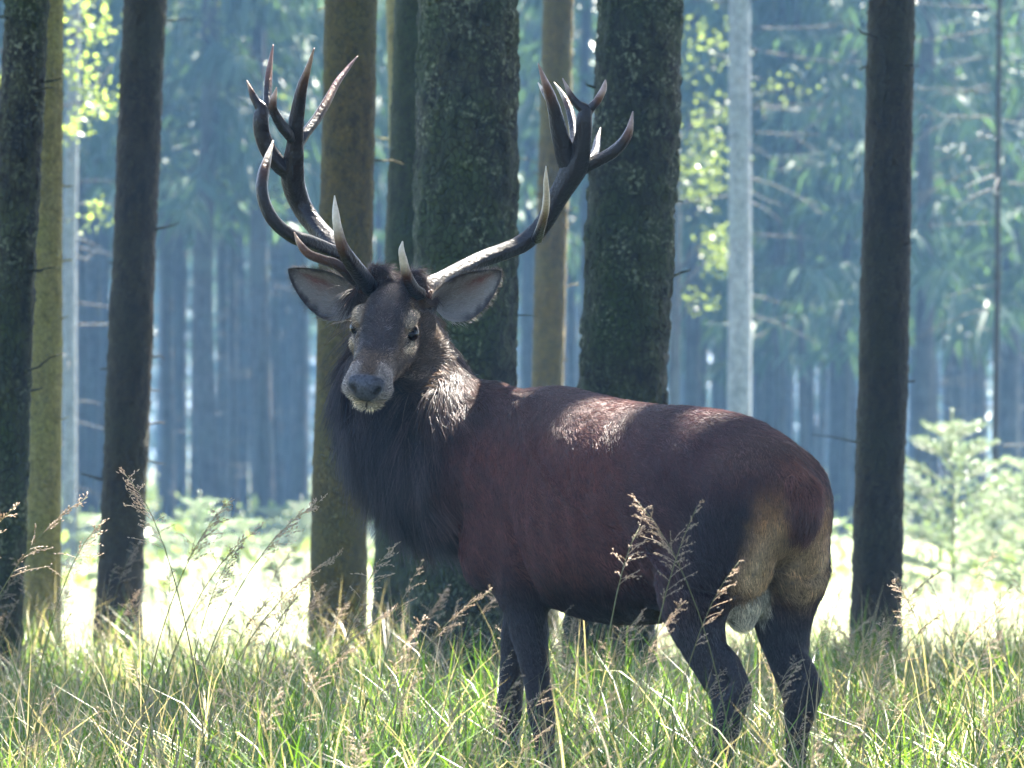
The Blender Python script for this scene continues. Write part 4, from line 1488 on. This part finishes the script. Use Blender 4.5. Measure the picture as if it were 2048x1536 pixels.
# ---- ears
def ear_mat():
    m, t, out = new_mat('stag_ear')
    L = t.links.new
    a = nd(t, 'ShaderNodeAttribute', attribute_name='col')
    b = nd(t, 'ShaderNodeBsdfPrincipled')
    b.inputs['Roughness'].default_value = 0.7
    L(a.outputs['Color'], b.inputs['Base Color'])
    tr = nd(t, 'ShaderNodeBsdfTranslucent')
    L(a.outputs['Color'], tr.inputs[0])
    mx = nd(t, 'ShaderNodeMixShader')
    mx.inputs[0].default_value = 0.2
    L(b.outputs[0], mx.inputs[1])
    L(tr.outputs[0], mx.inputs[2])
    L(mx.outputs[0], out.inputs[0])
    return m


M['ear'] = ear_mat()


def ear(base, tip, up_px, low_px, y0, y1, sgn):
    """cupped leaf-shaped ear between base and tip pixels; up and low are the bulge widths above and below its axis in pixels"""
    b, t = W(base[0], base[1], y0), W(tip[0], tip[1], y1)
    ax = t - b
    L = np.linalg.norm(ax)
    ax = ax / L
    side = np.array([-ax[2], 0, ax[0]]) * sgn
    side -= ax * side.dot(ax)
    side /= np.linalg.norm(side)
    if side[2] < 0:
        side = -side
    face = np.cross(ax, side)
    if face[1] > 0:
        face = -face
    k = 15.4 / F_PX
    nu, ns = 26, 19
    u = np.linspace(0, 1, nu)
    s = np.linspace(-1, 1, ns)
    wu = up_px * k * (np.sin(math.pi * np.clip(u, 0, 1) ** 0.85) ** 0.75 * (1 - 0.15 * u) + 0.28 * (1 - u))
    wl = low_px * k * (np.sin(math.pi * np.clip(u, 0, 1) ** 0.80) ** 0.70 * (1 - 0.1 * u) + 0.30 * (1 - u))
    U, S = np.meshgrid(u, s, indexing='ij')
    wid = np.where(S > 0, S * wu[:, None], S * wl[:, None])
    cup = -0.030 * (1 - S ** 2) * np.sin(math.pi * (0.12 + 0.85 * U)) - 0.03 * (1 - U) * (1 - S ** 2)
    V = b + ax * (U * L)[..., None] + side * wid[..., None] + face * cup[..., None]
    front = V.reshape(-1, 3) + face * 0.002
    back = V.reshape(-1, 3) - face * 0.004
    q = grid_quads(nu, ns, False)
    n = nu * ns
    rim = list(range(ns)) + [i * ns + ns - 1 for i in range(1, nu)] + [(nu - 1) * ns + j for j in range(ns - 2, -1, -1)] + [i * ns for i in range(nu - 2, 0, -1)]
    rim = np.array(rim)
    r2 = np.roll(rim, -1)
    edge = np.stack([rim, r2, r2 + n, rim + n], 1)
    Uf, Sf = U.ravel(), S.ravel()
    nzv = vnoise(Uf * 26, Sf * 5 + 3)
    c = np.tile(np.array([0.30, 0.265, 0.235]), (n, 1))
    pink = np.exp(-((Uf - 0.62) / 0.24) ** 2 - ((Sf - 0.15) / 0.28) ** 2) * (0.4 + 0.9 * nzv)
    c = c * (1 - np.clip(pink, 0, 1))[:, None] + np.array([0.22, 0.09, 0.075]) * np.clip(pink, 0, 1)[:, None]
    dk = np.clip(ss(0.62, 0.95, np.abs(Sf) + 0.25 * (nzv - 0.5)) + ss(0.80, 1.0, Uf), 0, 1) * ss(0.15, 0.35, Uf)
    c = c * (1 - dk)[:, None] + np.array([0.055, 0.045, 0.042]) * dk[:, None]
    cb = np.tile(np.array([0.09, 0.065, 0.055]), (n, 1))
    me = mesh_np('stag_ear', np.vstack([front, back]), [np.vstack([q, (q + n)[:, ::-1], edge])], np.vstack([c, cb]), True)
    o = obj('ear', me, M['ear'], STAG)
    g = np.random.default_rng(int(base[0]))
    # hair inside the cup and along the rim
    m = 2600
    uu, sv = g.uniform(0.02, 0.95, m), g.uniform(-1, 1, m)
    ii = np.clip((uu * (nu - 1)).round().astype(int), 0, nu - 1)
    jj = np.clip(((sv + 1) / 2 * (ns - 1)).round().astype(int), 0, ns - 1)
    p = V[ii, jj] + g.normal(0, 0.002, (m, 3)) + face * 0.002
    dirv = ax * g.uniform(0.3, 1.0, m)[:, None] + side * (sv * 0.55 + g.normal(0, 0.25, m))[:, None] + face * g.uniform(0.1, 0.45, m)[:, None]
    dirv /= np.linalg.norm(dirv, axis=1)[:, None]
    ln = g.uniform(0.010, 0.030, m) * (1.1 - 0.7 * uu)
    t3 = np.array([0, 0.5, 1.0])
    pts = p[:, None] + (dirv * ln[:, None])[:, None] * t3[None, :, None]
    hcol = c[ii * ns + jj] * g.uniform(0.8, 1.5, m)[:, None]
    h = curves_obj('ear_hair', pts, np.full(m, 0.00045), hcol, M['coat'], o)
    h['kind'] = 'stuff'


ear((722, 605), (576, 537), 28, 54, 15.50, 15.52, 1)
ear((866, 606), (1004, 540), 26, 54, 15.47, 15.42, -1)


# ---- antlers
def antler_mat():
    m, t, out = new_mat('antler')
    L = t.links.new
    a = nd(t, 'ShaderNodeAttribute', attribute_name='col')
    tc = nd(t, 'ShaderNodeTexCoord')
    n = nd(t, 'ShaderNodeTexNoise')
    n.inputs['Scale'].default_value = 120
    n.inputs['Detail'].default_value = 5
    L(tc.outputs['Object'], n.inputs['Vector'])
    mr = nd(t, 'ShaderNodeMapRange')
    mr.inputs['To Min'].default_value = 0.6
    mr.inputs['To Max'].default_value = 1.4
    L(n.outputs[0], mr.inputs['Value'])
    mx = nd(t, 'ShaderNodeMix', data_type='RGBA', blend_type='MULTIPLY')
    mx.inputs['Factor'].default_value = 1
    L(a.outputs['Color'], mx.inputs['A'])
    L(mr.outputs[0], mx.inputs['B'])
    bp = nd(t, 'ShaderNodeBump')
    bp.inputs['Strength'].default_value = 0.6
    bp.inputs['Distance'].default_value = 0.006
    L(n.outputs[0], bp.inputs['Height'])
    b = nd(t, 'ShaderNodeBsdfPrincipled')
    b.inputs['Roughness'].default_value = 0.40
    b.inputs['Specular IOR Level'].default_value = 0.38
    L(mx.outputs['Result'], b.inputs['Base Color'])
    L(bp.outputs[0], b.inputs['Normal'])
    L(b.outputs[0], out.inputs[0])
    return m


M['antler'] = antler_mat()
A_DARK, A_BROWN, A_TIP = np.array([0.010, 0.0075, 0.008]), np.array([0.085, 0.034, 0.016]), np.array([0.55, 0.46, 0.35])


def antler_limb(mb, pts, tip=0.3, tipc=None, brown=0.25):
    """pts rows: px, py, depth, half width px. tip = share of the length that is worn pale"""
    tipc = A_TIP if tipc is None else tipc
    q = np.array([[*W(a, b, y), r * y / F_PX] for a, b, y, r in pts])
    S = catmull(q, 9)
    p, r = S[:, :3], np.clip(S[:, 3], 0.0006, None)
    d = np.concatenate([[0], np.cumsum(np.linalg.norm(np.diff(p, axis=0), axis=1))])
    f = d / d[-1]
    wv = 1 + 0.05 * (vnoise(d * 60, d * 0 + pts[0][0]) - 0.5)
    if tip > 0:
        m1, m2 = ss(1 - tip - brown, 1 - tip + 0.05, f), ss(1 - tip, 1 - tip * 0.45, f)
    else:
        m1 = m2 = np.zeros(len(f))
    c = A_DARK * (1 - m1)[:, None] + A_BROWN * m1[:, None]
    c = c * (1 - m2)[:, None] + tipc * m2[:, None]
    n0 = mb.n
    tube(mb, p, r * wv, 18, c)
    # lengthwise grooves
    V = mb.v[-1]
    th = np.tile(np.linspace(0, 2 * math.pi, 18, endpoint=False), len(p))
    gr = 1 + 0.085 * np.sin(th * 5 + np.repeat(f, 18) * 3) * np.repeat(1 - m2, 18)
    ctr = np.repeat(p, 18, axis=0)
    V[:len(ctr)] = ctr + (V[:len(ctr)] - ctr) * gr[:, None]


def burr(mb, px, py, y, r):
    c = W(px, py, y)
    g = np.random.default_rng(int(px))
    for k in range(16):
        an = k / 16 * 2 * math.pi
        ellipsoid(mb, c + np.array([math.cos(an) * r, math.sin(an) * r * 0.8, math.sin(an) * r * 0.25]), [0.008, 0, 0], [0, 0.008, 0], [0, 0, 0.009 * g.uniform(0.7, 1.3)], 8, 6)
        nv = len(mb.v[-1])
        mb.c.append(np.tile(A_BROWN * 0.8, (nv, 1)))


# its right antler (beside the olive-brown trunk)
mb = MB()
antler_limb(mb, [(742, 585, 15.50, 19), (722, 556, 15.54, 19), (698, 526, 15.60, 18), (670, 492, 15.66, 18), (641, 462, 15.71, 19), (614, 428, 15.74, 20), (598, 398, 15.74, 21), (588, 366, 15.72, 23), (586, 338, 15.70, 24), (589, 312, 15.68, 20), (591, 281, 15.66, 17),
                 (592, 252, 15.64, 16), (597, 216, 15.62, 14), (604, 177, 15.59, 11), (614, 143, 15.56, 7), (628, 96, 15.52, 1.2)], 0.11, np.array([0.30, 0.19, 0.13]), 0.08)
antler_limb(mb, [(742, 578, 15.47, 17), (722, 551, 15.40, 17), (701, 522, 15.33, 15), (684, 492, 15.29, 12), (675, 455, 15.27, 9), (671, 425, 15.27, 7), (669, 391, 15.28, 1.0)], 0.36, None, 0.12)
antler_limb(mb, [(724, 572, 15.49, 11), (703, 554, 15.46, 11), (674, 529, 15.43, 10), (645, 519, 15.42, 9.5), (618, 508, 15.41, 8.5), (600, 489, 15.41, 6.5), (588, 464, 15.42, 1.0)], 0.18, np.array([0.34, 0.20, 0.12]), 0.75)
antler_limb(mb, [(690, 515, 15.61, 14), (664, 503, 15.57, 15), (624, 486, 15.52, 14.5), (585, 472, 15.48, 13.5), (552, 446, 15.45, 13), (533, 415, 15.44, 12.5), (524, 380, 15.44, 12), (527, 346, 15.45, 11), (535, 317, 15.47, 8), (546, 281, 15.49, 1.2)], 0.17, None, 0.14)
antler_limb(mb, [(590, 365, 15.72, 18), (577, 343, 15.70, 18), (558, 328, 15.69, 17), (538, 302, 15.68, 16.5), (525, 268, 15.67, 16), (522, 240, 15.66, 15.5), (523, 218, 15.66, 13), (513, 203, 15.66, 8.5), (505, 188, 15.66, 6.5), (493, 160, 15.66, 1.0)], 0.10, np.array([0.33, 0.23, 0.17]), 0.08)
antler_limb(mb, [(527, 235, 15.66, 10), (534, 212, 15.67, 9), (535, 185, 15.69, 8.5), (537, 150, 15.71, 7), (541, 120, 15.72, 4.5), (546, 89, 15.73, 1.0)], 0.45, np.array([0.22, 0.12, 0.09]), 0.2)
antler_limb(mb, [(590, 285, 15.66, 10), (572, 262, 15.62, 11), (557, 240, 15.60, 10), (546, 218, 15.58, 8.5), (546, 203, 15.57, 7), (549, 190, 15.57, 5), (553, 174, 15.57, 1.0)], 0.22, np.array([0.40, 0.26, 0.18]), 0.12)
antler_limb(mb, [(598, 290, 15.67, 9), (611, 266, 15.69, 10), (630, 241, 15.72, 10), (650, 209, 15.75, 9), (672, 168, 15.79, 7), (694, 138, 15.82, 4.5), (715, 112, 15.84, 0.9)], 0.5, np.array([0.17, 0.095, 0.085]), 0.3)
burr(mb, 740, 580, 15.50, 0.026)
obj('antler', mb.mesh('antler', True), M['antler'], STAG)
# its left antler (in front of the thick scaly trunk)
mb = MB()
antler_limb(mb, [(838, 590, 15.49, 20), (855, 574, 15.52, 20), (882, 561, 15.56, 19), (922, 539, 15.61, 17.5), (968, 517, 15.66, 17), (1010, 502, 15.69, 17), (1045, 486, 15.71, 18), (1075, 461, 15.71, 18), (1096, 432, 15.70, 18), (1116, 394, 15.68, 20), (1138, 356, 15.66, 24),
                 (1152, 328, 15.65, 26), (1162, 302, 15.63, 21), (1168, 268, 15.61, 17), (1169, 240, 15.60, 16), (1170, 220, 15.60, 13), (1156, 208, 15.60, 9), (1143, 192, 15.60, 7), (1125, 156, 15.60, 1.0)], 0.055, np.array([0.34, 0.26, 0.22]), 0.03)
antler_limb(mb, [(1170, 235, 15.60, 11), (1180, 218, 15.60, 9), (1194, 203, 15.60, 8), (1205, 183, 15.60, 7), (1209, 171, 15.60, 5), (1211, 159, 15.60, 1.2)], 0.5, np.array([0.34, 0.24, 0.20]), 0.2)
antler_limb(mb, [(840, 588, 15.46, 13), (824, 574, 15.40, 12.5), (812, 546, 15.33, 10), (806, 518, 15.30, 8), (803, 500, 15.29, 6), (805, 482, 15.29, 1.2)], 0.42, None, 0.15)
antler_limb(mb, [(1074, 478, 15.69, 11), (1082, 455, 15.62, 9), (1090, 425, 15.54, 8), (1093, 395, 15.48, 7), (1092, 362, 15.44, 5), (1092, 332, 15.42, 0.9)], 0.62, None, 0.2)
antler_limb(mb, [(1148, 345, 15.66, 20), (1136, 318, 15.65, 22), (1126, 288, 15.63, 19), (1117, 254, 15.61, 16), (1109, 218, 15.59, 13), (1098, 184, 15.57, 10), (1087, 156, 15.55, 6), (1076, 126, 15.53, 0.9)], 0.25, np.array([0.27, 0.17, 0.15]), 0.2)
antler_limb(mb, [(1150, 300, 15.66, 9), (1148, 262, 15.72, 9), (1140, 222, 15.76, 8), (1126, 190, 15.78, 5), (1108, 164, 15.80, 0.9)], 0.3, None, 0.2)
antler_limb(mb, [(1150, 345, 15.66, 16), (1175, 331, 15.65, 14), (1199, 320, 15.64, 12.5), (1224, 306, 15.63, 12), (1245, 286, 15.62, 10.5), (1258, 262, 15.61, 8), (1266, 222, 15.60, 1.0)], 0.26, np.array([0.30, 0.21, 0.19]), 0.12)
antler_limb(mb, [(1175, 325, 15.68, 9), (1190, 305, 15.76, 8), (1195, 280, 15.82, 6), (1201, 255, 15.86, 0.9)], 0.2, None, 0.15)
antler_limb(mb, [(1100, 205, 15.59, 6), (1088, 184, 15.66, 5), (1076, 165, 15.70, 0.9)], 0.4, None, 0.1)
burr(mb, 842, 586, 15.49, 0.026)
obj('antler', mb.mesh('antler', True), M['antler'], STAG)


# ------------------------------------------------------------------ haze
def haze():
    x0, x1, y0, y1, z0, z1 = -270, 270, -50, 410, -1.4, 27.0
    V = np.array([[x, y, z] for z in (z0, z1) for y in (y0, y1) for x in (x0, x1)])
    Q = np.array([[0, 2, 3, 1], [4, 5, 7, 6], [0, 1, 5, 4], [2, 6, 7, 3], [0, 4, 6, 2], [1, 3, 7, 5]])
    m, t, out = new_mat('haze_air')
    v = nd(t, 'ShaderNodeVolumePrincipled')
    v.inputs['Color'].default_value = (0.26, 0.56, 1.0, 1)
    v.inputs['Density'].default_value = 0.0010
    v.inputs['Anisotropy'].default_value = 0.25
    t.links.new(v.outputs[0], out.inputs['Volume'])
    o = obj('haze', mesh_np('haze', V, Q), m, kind='stuff')
    o['label'] = 'blue morning haze hanging between the trunks'
    o['category'] = 'haze'


haze()
